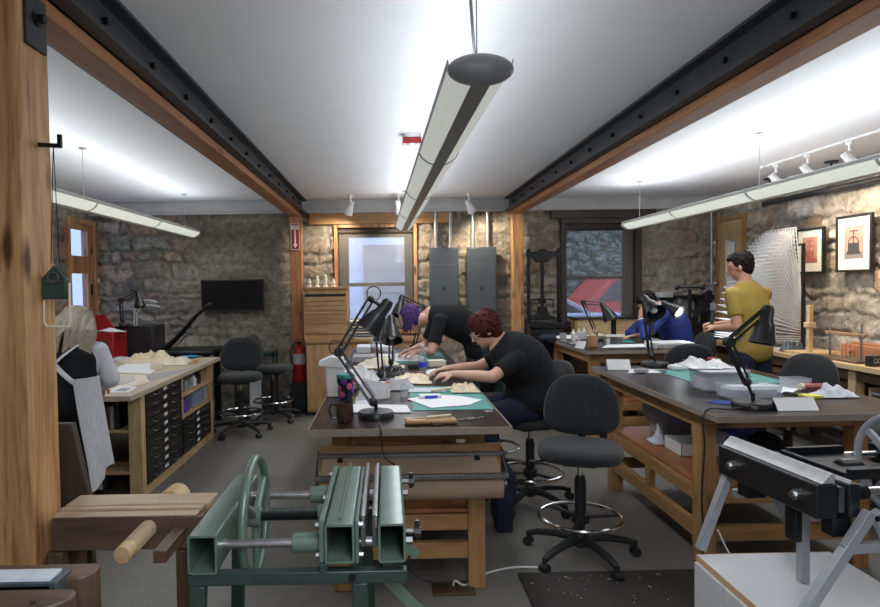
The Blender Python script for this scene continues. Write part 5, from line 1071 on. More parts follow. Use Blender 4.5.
# person in blue behind the middle-right table
J = dict(pel=V3((3.27,6.90,.725)), mid=V3((3.27,6.90,.92)), chest=V3((3.19,6.90,1.14)), neck=V3((3.04,6.90,1.30)), head=V3((2.91,6.88,1.35)), face=(-.80,-.12,-.58), up=(-.55,0,.83),
    shL=V3((3.06,6.74,1.25)), shR=V3((3.08,7.08,1.25)), elL=V3((2.80,6.66,1.0)), elR=V3((2.80,7.10,1.0)), wrL=V3((2.79,6.76,1.19)), wrR=V3((2.80,6.90,.992)), hdL=(.1,.35,.9), hdR=(-1,0,-.06), hnL=(1,0,-.1), hnR=(0,0,-1),
    hipL=V3((3.25,6.80,.715)), hipR=V3((3.25,7.0,.715)), knL=V3((2.93,6.80,.68)), knR=V3((2.93,7.04,.68)), anL=V3((3.06,6.82,.26)), anR=V3((3.06,7.04,.26)), toe=(-1,0,0))
t, _ = human('person', 'dark-haired person in a blue top sitting with one hand to the forehead', V3((3.3,6.9,0)), J, 'skin', 'blue_cloth', 'black_cloth', 1.9, 1.25, 1.4, short_hair('hair_dark', .014), 1.0, .35)
MB(t.location).torus(J['elL'].lerp(J['wrL'], .93), .036, .006, (J['wrL']-J['elL']), 20, 6).build('wristwatch', 'white_plastic', t)
# grey-haired person with a striped apron at the left bench
c = V3((-2.02,3.92,0))
J = dict(pel=V3((-2.01,3.86,.86)), mid=V3((-2.01,3.87,1.0)), chest=V3((-2.01,3.93,1.14)), neck=V3((-2.02,4.01,1.27)), head=V3((-2.03,4.08,1.37)), face=(-.12,.85,-.52), up=(0,.5,.86),
    shL=V3((-2.17,3.97,1.20)), shR=V3((-1.84,3.97,1.20)), elL=V3((-2.24,4.08,.99)), elR=V3((-1.765,3.98,1.02)), wrL=V3((-2.12,4.32,.93)), wrR=V3((-1.95,4.22,.95)), hdL=(.1,1,-.3), hdR=(-.5,1,-.6), hnL=(.3,0,-1), hnR=(-.3,0,-1),
    hipL=V3((-2.11,3.86,.82)), hipR=V3((-1.91,3.86,.82)), knL=V3((-2.11,3.88,.44)), knR=V3((-1.92,3.88,.44)), anL=V3((-2.12,3.86,.085)), anR=V3((-1.92,3.86,.085)), toe=(0,1,0))
def greyhair(m, H, rt, fw, up, mm, s, t, B):
    cc = H+up*.030-fw*.018; m.ell(cc, .084, .097, .095, mm, 24, 14); rnd = random.Random(9)
    for k in range(90):
        a = rnd.uniform(0, 2*PI); n = rt*math.cos(a)+fw*(math.sin(a)*.7-.25)+up*rnd.uniform(0,.6); n.normalize()
        if n.dot(fw) > .5: continue
        p = cc+n*.085; e = V3((H.x+n.x*.17+.01*math.sin(k*3), 3.77+abs(n.x)*.10+max(0, n.y)*.12, rnd.uniform(1.10, 1.22)))
        q = p.lerp(e, .5)+V3((n.x*.05, -.05+.06*max(0, n.y), .02)); m.path([p+up*.02, p+n*.016+V3((0,0,-.03)), q, e], .008, 7, rs=[.010,.014,.013,.005])
    voxel(m, 'hair', 'hair_grey', t, .0062, 1)
t, _ = human('person', 'grey-haired person in black with a pale striped apron, leaning over the left bench', c, J, 'skin_pale', 'white_cloth', 'black_cloth', 1.85, 1.05, 1.1, greyhair, .97, .5)
m = MB(c); torso(m, J, .020, 0, .90, w_=1.03, dp=1.1)
VEST = voxel(m, 'vest', 'black_cloth', t, .010, 5)
# apron: cloth wrapped round the hips, open at the back, with straps crossing on the back
ax = V3((-2.01, 3.865, 0))
def apr(u, v):
    z = 1.06-.59*v-.03*math.cos(u*PI*6)*v; op = math.radians(36+18*v) ; a = -PI/2+op+u*(2*PI-2*op); fl = 1+.06*math.sin(a*7)*v
    rx = (.205+.06*v)*fl; ry = (.165+.075*v)*fl
    if v > .8 and (u < .12 or u > .88): z -= (v-.8)*.3
    return (ax.x+rx*math.cos(a), ax.y+ry*math.sin(a), z)
MB(c).sheet(apr, 64, 20, .004).build('apron', 'apron_stripe', t, 0, 80)
def strap(pts): MB(c).path(pts, .017, 8, flat=.22).build('apron_strap', 'apron_stripe', t)
from mathutils.bvhtree import BVHTree
def tree(o): return BVHTree.FromPolygons([v.co+c for v in o.data.vertices], [p.vertices[:] for p in o.data.polygons])
TR = [tree(VEST)]
def onback(x, z):
    h = [tr.ray_cast(V3((x, 2.5, z)), V3((0, 1, 0)))[0] for tr in TR]; ys = [q.y for q in h if q is not None]
    return V3((x, (min(ys) if ys else 3.78)-.006, z))
def sline(x0, z0, x1, z1): strap([onback(x0+(x1-x0)*k/12, z0+(z1-z0)*k/12) for k in range(13)])
sline(-2.13, 1.27, -1.865, 1.0); sline(-1.90, 1.27, -2.16, 1.0)
# ---------------------------------------------------------------- things lying about
def one(name, label, cat, mb, mat, group=None, bevel=0, kind=None): return tag(mb.build(name, mat, None, bevel), label, cat, group, kind)
def flat(name, label, cat, pts, mat, z, th=.002):     # flat thing from pixel corners lying at height z
    P = [atz(px, py, z) for px, py in pts]; return one(name, label, cat, MB(P[0]).prism(P, (0, 0, th)), mat)
def crumple(name, label, cat, c, sx, sy, h, mat, seed=1, rz=0, th=.003, n=22):
    rz_ = Matrix.Rotation(rz, 3, 'Z'); c = Vector(c)
    def fn(u, v):
        x, y = (u-.5)*sx, (v-.5)*sy; e = max(0, 1-(2*abs(u-.5))**3)*max(0, 1-(2*abs(v-.5))**3)
        q = mnoise.noise(Vector((u*4+seed, v*4, seed*3.1)))+.5*abs(mnoise.noise(Vector((u*9, v*9, seed)))); q2 = mnoise.noise(Vector((u*3, v*3+seed, 9)))
        return c + rz_ @ Vector((x+q2*.06*sx, y+q*.10*sy, .003+h*e*max(0, .45+q)))
    return one(name, label, cat, MB(c).sheet(fn, n, n, th), mat)
def blob(name, label, cat, c, sx, sy, sz, mat, seed=1, n=10):
    rnd = random.Random(seed); m = MB(c); c = Vector(c)
    m.box(c.x-sx*.3, c.y-sy*.3, c.z, c.x+sx*.3, c.y+sy*.3, c.z+sz*.5)
    for k in range(n):
        a = rnd.uniform(0, 2*PI); r_ = rnd.uniform(0, .28); k1 = rnd.uniform(.2,.3); m.ell(c+Vector((math.cos(a)*r_*sx, math.sin(a)*r_*sy, sz*rnd.uniform(.3,.55))), sx*k1, sy*k1, sz*rnd.uniform(.25,.42))
    mi = min(p.z for p in m.v)
    for p in m.v: p.z = max(p.z, c.z)
    o = voxel(m, name, mat, None, .012, 3)
    return tag(o, label, cat)
def put(px, py, z): v = atz(px, py, z); return v
Z = .932
# --- nearest middle table
P = put(336, 397, Z); t = thing('paper_bag', 'tall folded white paper bag at the left edge of the middle table', 'bag', P)
MB(P).prism([P+V3((-.052,0,0)), P+V3((.052,0,0)), P+V3((.058,0,.21)), P+V3((-.062,0,.215))], (0,.07,0)).build('bag', 'paper', t, .004); MB(P).prism([P+V3((-.105,-.005,.185)), P+V3((.05,-.008,.17)), P+V3((.045,-.006,.235)), P+V3((-.03,-.004,.245)), P+V3((-.10,-.004,.215))], (0,.085,0)).build('folded_top', 'paper', t, .006)
P = put(346, 404, Z); t = thing('tumbler', 'colourful tumbler with a teal lid and straw behind the brown mug', 'cup', P)
MB(P).lathe([(.035,0),(.047,.15),(.048,.155)], P, 28).build('cup', 'navy_cloth', t); MB(P).lathe([(.050,.148),(.052,.155),(.050,.170),(.001,.173)], P, 28).build('lid', 'teal_plastic', t); MB(P).tube(P+V3((.01,0,.17)), P+V3((.018,0,.26)), .0045).build('straw', 'teal_plastic', t)
rnd = random.Random(2)
for mt, cnt in (('pink', 5), ('purple_plastic', 5), ('yellow_paper', 3), ('teal_plastic', 4)):
    m = MB(P)
    for k in range(cnt):
        a = rnd.uniform(0, 2*PI); z = rnd.uniform(.025, .135); rr = .0355+.012*z/.15; d_ = V3((math.cos(a), math.sin(a), 0)); m.ell(P+d_*rr+V3((0,0,z)), .004, .019, .019, Matrix((d_, V3((-d_.y, d_.x, 0)), V3((0,0,1)))).transposed(), 12, 6)
    tag(m.build('printed_flowers', mt, t), kind='stuff')
P = put(345, 422, Z); t = thing('mug', 'dark brown glazed mug at the left front corner of the middle table', 'mug', P)
MB(P).lathe([(.001,.004),(.034,.0),(.040,.01),(.043,.05),(.041,.095),(.036,.095),(.038,.05),(.034,.015),(.001,.012)], P, 32).build('cup', 'brown_glaze', t); MB(P).path([P+V3((-.038,0,.085)), P+V3((-.068,0,.088)), P+V3((-.078,0,.055)), P+V3((-.064,0,.025)), P+V3((-.040,0,.02))], .006, 10).build('handle', 'brown_glaze', t)
flat('paper_stack', 'white printed sheets lying behind the base of the nearest desk lamp', 'paper', [(353,413),(352,405),(407,406),(411,413)], 'paper', Z, .006)
P = put(362, 401, Z); one('grey_card', 'grey card propped up behind the nearest desk lamp', 'card', MB(P).prism([P+V3((-.03,0,0)), P+V3((.16,.08,0)), P+V3((.17,.16,.07)), P+V3((.0,.14,.11))], (0,.004,0)), 'grey_board')
flat('blue_sheet', 'pale lilac sheet beside the tumbler under the grey card', 'paper', [(355,407),(356,397),(369,400),(368,407)], 'white_cloth', Z, .002)
crumple('plastic_bag', 'crumpled white plastic bag in the middle of the nearest table', 'bag', put(366, 383, Z), .24, .26, .10, 'white_plastic', 4)
crumple('cloth', 'cream cloth draped behind the crumpled white plastic bag', 'cloth', put(378, 366, Z), .34, .24, .07, 'cream_paper', 7)
P = put(392, 378, Z); t = thing('tool_tray', 'black tray full of small tools behind the pale paper roll', 'tray', P)
MB(P).box(P.x-.09, P.y-.05, P.z, P.x+.09, P.y+.07, P.z+.035).build('tray', 'black_plastic', t, .006)
for k in range(6): a = V3((P.x-.07+.028*k, P.y-.04, P.z+.044)); MB(P).tube(a, a+V3((.02,.10,.012)), .006).build('tool', 'black_iron' if k % 2 else 'dull_steel', t)
P = put(391, 388, Z); t = thing('tape_roll', 'small roll of pinkish tape with a white end, beside the green mat', 'tape', P+V3((0,0,0)))
MB(P).tube(P+V3((-.04,0,.022)), P+V3((.06,.01,.022)), .021).build('roll', 'tape_red', t); MB(P).tube(P+V3((-.07,0,.022)), P+V3((-.04,0,.022)), .022, .022).build('core', 'paper', t)
P = put(404, 396, Z); one('glass_jar', 'small clear jar at the left edge of the green cutting mat', 'jar', MB(P).lathe([(.022,0),(.024,.06),(.016,.07),(.016,.085),(.001,.085)], P, 20), 'clear_plastic')
t = thing('cutting_mat', 'green cutting mat under the hands of the red-haired person', 'cutting mat', (.34, 3.62, .93)); MB((.34,3.62,.93)).box(.135, 3.27, .9305, .565, 4.02, .934).build('mat', 'mat_green', t)
Zm = .9365
flat('white_paper', 'white sheet across the front of the green cutting mat', 'paper', [(407,399),(433,395),(459,396),(482,400),(470,405),(431,408)], 'paper', Zm, .002)
P = put(430, 398, Zm); t = thing('glue_packet', 'white packet with a blue label on the green mat', 'packet', P)
MB(P).cbox(P, .13, .06, .022, .1).build('packet', 'white_plastic', t, .008); MB(P).cbox(P+V3((.005,-.031,.003)), .075, .004, .017, .1).build('label_band', 'blue_plastic', t)
P = put(447, 391, Zm); one('bone_folder', 'long cream bone folder lying across the green mat', 'bone folder', MB(P).bar(P+V3((-.10,-.05,.012)), P+V3((.09,.06,.02)), .022, .012), 'bone', bevel=.004)
crumple('leather_scraps', 'crumpled cream leather scraps by the hands of the red-haired person', 'leather', put(464, 391, Zm), .17, .16, .05, 'bone', 9)
flat('pattern_sheet', 'pale sheet at the back of the green mat', 'paper', [(408,392),(410,388),(446,388),(446,392)], 'white_cloth', Zm, .002)
P = put(431, 424, Z); t = thing('leather_tool_roll', 'tan leather tool roll at the front edge of the middle table', 'tool roll', P)
MB(P).cbox(P+V3((0,.02,0)), .25, .075, .022, .03).build('roll', 'leather_tan', t, .009); MB(P).tube(P+V3((-.02,.02,.028)), P+V3((.10,.045,.032)), .0065).tube(P+V3((-.14,.05,.018)), P+V3((-.02,.02,.028)), .003).build('awl', 'bone', t); MB(P).path([P+V3((0,-.022,.012)), P+V3((.01,-.04,.004)), P+V3((.04,-.038,.003)), P+V3((.055,-.02,.01))], .0025, 6).build('tie', 'black_plastic', t)
for k, (dx, lab) in enumerate(((0, 'left'), (.045, 'right'))):
    P = put(459, 421, Z)+V3((dx, .01, 0)); one('dividers', 'thin steel rod tool beside the tan tool roll, %s of the pair' % lab, 'tool', MB(P).tube(P+V3((0,0,.004)), P+V3((.085,.055,.004)), .0032), 'steel')
P = put(488, 411, .936); one('paper_clip_pile', 'small silvery clip at the right front corner of the green mat', 'clip', MB(P).torus(P+V3((-.01,0,.0)), .012, .002, (0,0,1), 16, 5).torus(P+V3((.012,.004,.0)), .012, .002, (0,0,1), 16, 5), 'steel')
P = put(422, 371, Z); P.y = min(P.y, 4.66); t = thing('water_bottle', 'clear water bottle with a blue label in the middle of the tables', 'bottle', P)
MB(P).lathe([(.001,.002),(.030,.0),(.033,.01),(.033,.13),(.028,.155),(.013,.185),(.013,.20),(.001,.20)], P, 24).build('bottle', 'bottle_plastic', t); MB(P).lathe([(.0337,.045),(.0337,.085)], P, 24).build('label_band', 'blue_plastic', t); MB(P).tube(P+V3((0,0,.198)), P+V3((0,0,.215)), .0145).build('cap', 'white_plastic', t)
P = V3((.43, 4.60, Z)); t = thing('open_book', 'open white book behind the hands of the red-haired person', 'book', P)
for q in (-1, 1): MB(P).sheet(lambda u, v, q=q: (P.x+q*u*.14, P.y-.10+v*.21, P.z+.012+.014*math.sin(u*PI)*(1-u*.4)), 10, 2, .006).build('page_block', 'paper', t)
MB(P).box(P.x-.145, P.y-.105, P.z+.0, P.x+.145, P.y+.115, P.z+.009).build('cover', 'grey_board', t)
one('red_box', 'tiny red box beside the water bottle', 'box', MB((.31,4.60,Z)).box(.225, 4.53, Z, .27, 4.57, Z+.025), 'tape_red')
crumple('cream_leather', 'cream leather piece left of the open book', 'leather', (.15, 4.30, Z), .30, .34, .04, 'bone', 3)
crumple('grey_scraps', 'pile of grey-green scraps left of the red-haired person’s hands', 'scraps', (.07, 4.02, Z), .20, .26, .05, 'grey_board', 13)
# --- second middle table
one('teal_cutting_mat', 'dark teal cutting mat under the purple-haired person', 'cutting mat', MB((.3,5.6,.93)).box(.08, 5.25, .9305, .52, 6.1, .934), 'mat_teal')
for x0, x1, y0, y1, h, mt, lab in ((-.30,-.10,5.35,5.6,.05,'grey_board','flat grey box at the left edge of the far middle table'), (-.08,.04,5.5,5.7,.035,'white_plastic','small white box beside the flat grey box'), (-.28,.14,4.90,5.05,.012,'cream_paper','long cream board at the near end of the far middle table'), (-.30,.05,6.1,6.4,.06,'white_plastic','white flat carton at the far left of the middle tables')):
    one('flat_box', lab, 'box', MB((x0,y0,Z)).box(x0,y0,Z,x1,y1,Z+h), mt, bevel=.003)
flat('white_sheet', 'white sheet under the forearms of the purple-haired person', 'paper', [(392,361),(395,353),(424,354),(424,361)], 'paper', Z+.004, .002)
P = V3((-.12, 5.75, Z)); t = thing('glass_tumbler', 'tall clear pinkish tumbler behind the desk lamps', 'cup', P); MB(P).lathe([(.03,0),(.04,.17),(.037,.17),(.028,.005),(.001,.005)], P, 24).build('cup', 'clear_plastic', t); MB(P).lathe([(.001,.006),(.028,.006),(.034,.09),(.001,.09)], P, 20).build('drink', 'tape_red', t)
# --- nearest right-hand table
def tent(px, py, z, w_, h, rz, label):
    P = put(px, py, z); R_ = Matrix.Rotation(rz, 3, 'Z'); t_ = MB(P)
    a = [P+R_ @ V3(q) for q in ((-w_/2,-.045,0),(w_/2,-.045,0),(w_/2,0,h),(-w_/2,0,h))]; b = [P+R_ @ V3(q) for q in ((-w_/2,.045,0),(w_/2,.045,0),(w_/2,0,h),(-w_/2,0,h))]
    t_.prism(a, (0,.002,0)); t_.prism(b, (0,-.002,0)); return one('name_card', label, 'card', t_, 'paper')
tent(618, 369, Z, .17, .075, -.12, 'white folded name card at the far left corner of the right-hand table')
tent(793, 409, Z, .21, .06, .0, 'white folded name card beside the front desk lamp base')
tent(582, 348, Z, .11, .07, -.9, 'white folded name card on the corner of the middle-right table')
flat('white_sheet', 'white sheet lying left of the tall desk lamp on the right-hand table', 'paper', [(628,373),(630,369),(664,370),(668,373)], 'paper', Z, .002)
flat('blue_card', 'blue-lilac card behind the front left corner of the right-hand table', 'card', [(705,402),(716,400),(735,401),(728,405)], 'blue_cloth', Z, .002)
P = put(679, 370, Z); one('white_pouch', 'small white pointed pouch beside the tall desk lamp base', 'pouch', MB(P).cbox(P, .14, .10, .04, .1), 'white_plastic', bevel=.015)
t = thing('cutting_mat', 'green cutting mat in the middle of the right-hand table', 'cutting mat', (2.35,4.2,.93)); MB((2.35,4.2,.93)).box(2.0, 3.95, .9305, 2.60, 4.60, .934).build('mat', 'mat_green', t)
def tub(name, label, P, sx, sy, h, content, lid=None):
    t = thing(name, label, 'container', P); R_ = .02
    o = pad_outline(sx, sy, 6, 40); m = MB(P); vs = []; n = 40
    for k, hh in ((.92, 0), (1, h), (.975, h), (.895, .006)): vs += [P+V3((a*k, b*k, hh)) for a, b in o]
    fs = [(j*n+i, j*n+(i+1) % n, (j+1)*n+(i+1) % n, (j+1)*n+i) for j in range(3) for i in range(n)]+[tuple(range(n-1,-1,-1)), tuple(3*n+i for i in range(n))]
    m.add(vs, fs).build('tub', 'clear_plastic', t)
    if content: MB(P).layers(pad_outline(sx*.86, sy*.86, 4, 30), [(.0, .008), (.0, h*.7), (.02, h*.8)], Matrix.Identity(3), P).build('contents', content, t)
    if lid: MB(P).layers(o, [(0, h+.001), (-.004, h+.004), (-.004, h+.012), (.01, h+.014)], Matrix.Identity(3), P).build('lid', lid, t)
    return t
tub('storage_tub', 'large frosted tub with a pale lid on the right-hand table', V3((2.04, 3.78, Z)), .29, .24, .11, 'paper', 'white_cloth')
tub('storage_tub', 'low open frosted tub in front of the large lidded tub', V3((2.06, 3.50, Z)), .32, .20, .075, 'white_cloth')
tub('clear_box', 'small clear open box beside the green mat, by an empty chair', V3((2.52, 3.78, Z)), .15, .12, .06, None)
crumple('plastic_sheet', 'crumpled white plastic sheet on top of the large tub', 'plastic sheet', (2.0, 3.86, Z+.126), .26, .26, .05, 'white_plastic', 15)
P = put(712, 364, Z); t = thing('tape_measure', 'red rounded tape dispenser at the far end of the right-hand table', 'tape dispenser', P); MB(P).layers(pad_outline(.09, .05, 2.4), [(.012,0),(0,.012),(0,.04),(.015,.055)], Matrix.Identity(3), P).build('case', 'red_paint', t); MB(P).torus(P+V3((.055,0,.022)), .016, .005, (0,1,0), 20, 6).build('roll', 'white_plastic', t)
flat('drawing_paper', 'large white sheet spread between the low tub and the small clear box', 'paper', [(722,392),(762,383),(800,389),(790,394),(760,391)], 'paper', Z, .003)
P = put(812, 397, Z); one('yellow_notes', 'yellow note pad near the right end of the right-hand table', 'note pad', MB(P).cbox(P, .11, .08, .012, .1), 'yellow_paper')
P2 = put(808, 390, Z); t = thing('tape_roll', 'reddish roll with pale ends lying behind the yellow note pad', 'tape', P2); MB(P2).tube(P2+V3((-.03,0,.021)), P2+V3((.10,.0,.021)), .018).build('roll', 'tape_red', t); MB(P2).tube(P2+V3((-.05,0,.021)), P2+V3((-.03,0,.021)), .021).build('core', 'cream_paper', t)
crumple('rag', 'crumpled white rag right of the yellow note pad', 'rag', put(834, 396, Z), .20, .14, .06, 'white_cloth', 21)
# shelf of the right-hand table
Zs = .482
blob('plastic_bag', 'pale grey plastic bag under the right-hand table top', 'bag', V3((2.05, 4.45, Zs)), .36, .34, .37, 'grey_bag', 4)
blob('blue_bag', 'dark blue bag behind the white carton on the lower shelf', 'bag', V3((2.33, 4.12, Zs)), .30, .30, .30, 'blue_plastic', 8)
blob('black_bag', 'black bag on the lower shelf beside the white carton', 'bag', V3((2.30, 3.74, Zs)), .34, .26, .20, 'black_cloth', 2)
t = thing('open_carton', 'open white carton on the lower shelf of the right-hand table', 'box', (1.98, 3.72, Zs)); B = t.location.copy(); CARTON = t
m = MB(B).box(1.86,3.60,Zs,2.12,3.605,Zs+.08).box(1.86,3.835,Zs,2.12,3.84,Zs+.08).box(1.86,3.60,Zs,1.865,3.84,Zs+.08).box(2.115,3.60,Zs,2.12,3.84,Zs+.08).box(1.86,3.60,Zs,2.12,3.84,Zs+.004); m.build('tray', 'white_plastic', t); MB(B).prism([(2.115,3.60,Zs+.08),(2.115,3.84,Zs+.08),(2.16,3.84,Zs+.14),(2.16,3.60,Zs+.14)], (.004,0,0)).build('flap', 'white_plastic', t)
CARTON.location.y += .28
crumple('white_cloth_heap', 'white cloth heap between the grey bag and the carton', 'cloth', (1.88, 4.24, Zs), .12, .14, .10, 'white_cloth', 5)
# under the middle table
blob('black_holdall', 'black bag on the shelf under the nearest middle table', 'bag', V3((.20, 3.55, .422)), .52, .34, .26, 'black_cloth', 31, 14)
crumple('dark_cloth', 'dark cloth on the shelf left of the black bag', 'cloth', (-.18, 3.45, .422), .22, .26, .18, 'navy_cloth', 6)
blob('navy_bag', 'navy bag standing beside the knees of the red-haired person', 'bag', V3((.74, 3.98, .0)), .18, .22, .46, 'navy_cloth', 12)
# --- middle-right table
P = put(563, 342, Z); one('grey_pot', 'grey cylindrical pot near the left end of the middle-right table', 'pot', MB(P).lathe([(.035,0),(.038,.10),(.034,.10),(.03,.01),(.001,.01)], P, 20), 'grey_board')
P = put(593, 347, Z); t = thing('tool_holder', 'tan leather holder with brushes by the bent desk lamp', 'holder', P); MB(P).cbox(P, .075, .06, .12, .3).build('holder', 'leather_tan', t, .006)
for k in range(4): MB(P).tube(P+V3((-.025+.016*k,0,.10)), P+V3((-.05+.03*k,0,.20)), .005).build('brush', 'bone', t)
P = put(607, 345, Z); one('metal_cup', 'grey metal cup right of the tan leather holder', 'cup', MB(P).lathe([(.030,0),(.034,.075),(.030,.075),(.027,.006),(.001,.006)], P, 20), 'galvanised')
flat('white_sheet', 'long white sheet at the front edge of the middle-right table', 'paper', [(602,348),(606,345),(645,344),(646,347)], 'paper', Z, .003)
flat('teal_sheet', 'teal sheet lying before the person in blue', 'paper', [(622,342),(625,339),(635,340),(634,343)], 'mat_green', Z+.004, .003)
flat('white_sheet', 'white sheet behind the bent desk lamp', 'paper', [(606,337),(606,334),(632,334),(634,337)], 'paper', Z, .004)
flat('navy_cloth', 'folded navy cloth at the far left corner of the middle-right table', 'cloth', [(538,340),(542,336),(556,337),(556,341)], 'navy_cloth', Z, .03)
crumple('white_papers', 'loose white papers left of the grey pot', 'paper', put(568, 338, Z), .3, .3, .03, 'paper', 8)
t = thing('flat_box', 'flat grey-white box at the right front of the middle-right table', 'box', (2.85, 6.2, Z)); MB((2.85,6.2,Z)).box(2.66, 6.08, Z, 3.05, 6.36, Z+.055).build('box', 'white_plastic', t, .003); MB((2.85,6.2,Z)).box(2.67, 6.075, Z+.008, 3.04, 6.08, Z+.04).build('label_band', 'grey_board', t)
# --- left bench
Zb = .841
sheets = [((107,372),(130,362),(165,362),(150,374),'paper','large white sheet in the middle of the left bench'), ((105,381),(112,374),(145,375),(150,382),'cream_paper','cream sheet near the grey-haired person’s elbow'), ((112,360),(118,356),(135,358),(128,363),'white_cloth','blue-grey sheet at the back of the left bench')]
for a, b, c_, d_, mt, lab in sheets: flat('paper_sheet', lab, 'paper', [a, b, c_, d_], mt, Zb, .002)
flat('sample_card', 'white card with a grey sample on the near edge of the left bench', 'card', [(107,393),(120,386),(137,387),(128,393)], 'paper', Zb, .003)
flat('grey_sample', 'small dark grey sample lying on the white card on the left bench', 'sample', [(115,391),(122,388),(131,388),(126,391)], 'grey_board', Zb+.0045, .002)
crumple('leather_pile', 'pile of cream leather on the far part of the left bench', 'leather', put(150, 361, Zb), .50, .42, .12, 'bone', 11)
crumple('leather_pile', 'smaller cream leather heap right of the big pile on the left bench', 'leather', put(176, 364, Zb), .26, .28, .08, 'cream_paper', 17)
crumple('brown_leather', 'brown leather scrap beside the blue dish on the left bench', 'leather', put(186, 363, Zb), .22, .20, .03, 'leather_tan', 19)
P = put(157, 369, Zb); one('small_box', 'small cream box in front of the leather piles on the left bench', 'box', MB(P).cbox(P, .11, .09, .05, .2), 'cream_paper', bevel=.002)
P = put(189, 358, Zb); one('blue_dish', 'bright blue round dish at the far end of the left bench', 'dish', MB(P).lathe([(.06,0),(.10,.02),(.096,.02),(.058,.004),(.001,.004)], P, 28), 'sky_blue')
t = thing('clear_case', 'long clear plastic case lying on the left bench', 'case', (-2.35, 5.0, Zb)); MB((-2.35,5.0,Zb)).box(-2.65, 4.88, Zb, -2.08, 5.12, Zb+.05).build('case', 'clear_plastic', t, .004)
rnd = random.Random(15)
for z0, cnt in ((.526, 9), (.206, 12), (.061, 13)):
    x = -2.62 if z0 < .5 else -2.4; cols = ['red_paint', 'black_paint', 'walnut_z', 'navy_cloth', 'white_plastic', 'grey_board', 'green_dark']; nm = {'black_paint':'black', 'red_paint':'red', 'walnut_z':'brown', 'navy_cloth':'navy', 'white_plastic':'white', 'grey_board':'grey', 'green_dark':'dark green'}
    sh = {.526:'upper', .206:'middle', .061:'bottom'}[z0]; first = {}
    for k in range(cnt):
        w_ = rnd.uniform(.022, .045); h = rnd.uniform(.16, .235) if z0 > .1 else rnd.uniform(.08, .11); mt = cols[(k*3+int(z0*10)) % 7]
        if x+w_ > -1.99: break
        o = MB((x, 4.74, z0)).box(x, 4.74, z0, x+w_-.002, 4.93, z0+h).build('book', mt, None, .002); first.setdefault(mt, 0); first[mt] += 1
        tag(o, '%s book on the %s end shelf of the left bench, %s' % (nm[mt], sh, 'nearer the left' if first[mt] == 1 else 'nearer the corner post'), 'book', 'books on the bench end shelves'); x += w_
# side shelves of the left bench
for k, (y, h, mt, lab) in enumerate(((5.75,.10,'steel','nearest silvery jar'), (5.86,.12,'green_enamel','green jar'), (5.98,.09,'clear_plastic','clear low jar'), (6.10,.13,'bottle_plastic','tall clear bottle'), (6.22,.10,'white_plastic','white jar'), (6.36,.12,'black_paint','farthest black jar'))):
    P = V3((-1.95, y, .621)); one('jar', lab+' on the upper side shelf of the left bench', 'jar', MB(P).lathe([(.035,0),(.036,h*.7),(.02,h*.8),(.02,h),(.001,h)], P, 16), mt, 'jars on the side shelf')
t = thing('plastic_bin', 'clear plastic bin with blue things on the lower side shelf of the left bench', 'bin', (-2.0, 6.25, .426)); MB((-2.0,6.25,.426)).box(-2.12, 6.02, .426, -1.89, 6.50, .575).build('bin', 'clear_plastic', t, .006); MB((-2.0,6.25,.426)).box(-2.1, 6.05, .43, -1.91, 6.47, .53).build('contents', 'blue_cloth', t, .01)
P = V3((-1.93, 5.88, .426)); t = thing('tape_dispenser', 'purple tape dispenser on the lower side shelf of the left bench', 'tape dispenser', P); MB(P).box(P.x-.03, P.y-.07, P.z, P.x+.03, P.y+.07, P.z+.03).torus(P+V3((0,-.01,.06)), .035, .018, (1,0,0), 20, 8).build('body', 'purple_plastic', t, .004)
# --- right wall bench
Zr = .901
t = thing('wooden_screw_post', 'pale wooden frame with a tall square post on the right wall bench', 'frame', (3.93, 5.72, Zr)); B = t.location.copy()
MB(B).box(3.80, 5.62, Zr, 4.14, 5.86, Zr+.025).build('base', 'pale_x', t, .003); MB(B).box(3.90, 5.66, Zr+.025, 3.94, 5.70, 1.36).build('post', 'pale_z', t, .003); MB(B).box(3.885, 5.645, 1.15, 3.955, 5.715, 1.20).build('collar', 'pale_z', t, .004)
def sewing_frame(x, y, label, base, wdt=.5):
    t = thing('sewing_frame', label, 'sewing frame', (x, y, Zr)); B = t.location.copy()
    MB(B).box(x-.16, y-wdt/2, Zr, x+.14, y+wdt/2, Zr+.02).build('base', base, t, .003)
    for yy in (y-wdt/2+.05, y+wdt/2-.05): MB(B).tube((x-.08, yy, Zr+.02), (x-.08, yy, Zr+.32), .009).tube((x-.08, yy, Zr+.20), (x-.08, yy, Zr+.235), .02).build('upright', 'steel' if base == 'walnut_y' else 'pale_z', t)
    MB(B).box(x-.095, y-wdt/2, Zr+.215, x-.065, y+wdt/2, Zr+.24).build('cross_bar', 'bench_y', t, .003)
    for k in range(4): MB(B).tube((x-.081, y-.08+k*.045, Zr+.02), (x-.081, y-.08+k*.045, Zr+.215), .0018, n=6).build('cord', 'cream_paper', t)
    return t
sewing_frame(3.99, 5.22, 'brown sewing frame with steel uprights at the front of the right wall bench', 'walnut_y', .46)
sewing_frame(4.20, 4.62, 'pale sewing frame further right along the right wall bench', 'bench_y', .36)
t = thing('cherry_press', 'long reddish wooden laying press lying against the right stone wall', 'book press', (4.22, 5.25, Zr)); B = t.location.copy()
MB(B).box(4.14, 4.86, Zr, 4.205, 5.60, Zr+.11).build('front_cheek', 'cherry_y', t, .006); MB(B).box(4.245, 4.86, Zr, 4.32, 5.60, Zr+.12).build('rear_cheek', 'cherry_y', t, .006)
for y in (5.0, 5.45): MB(B).tube((4.10, y, Zr+.055), (4.34, y, Zr+.055), .022).build('screw', 'cherry_x', t)
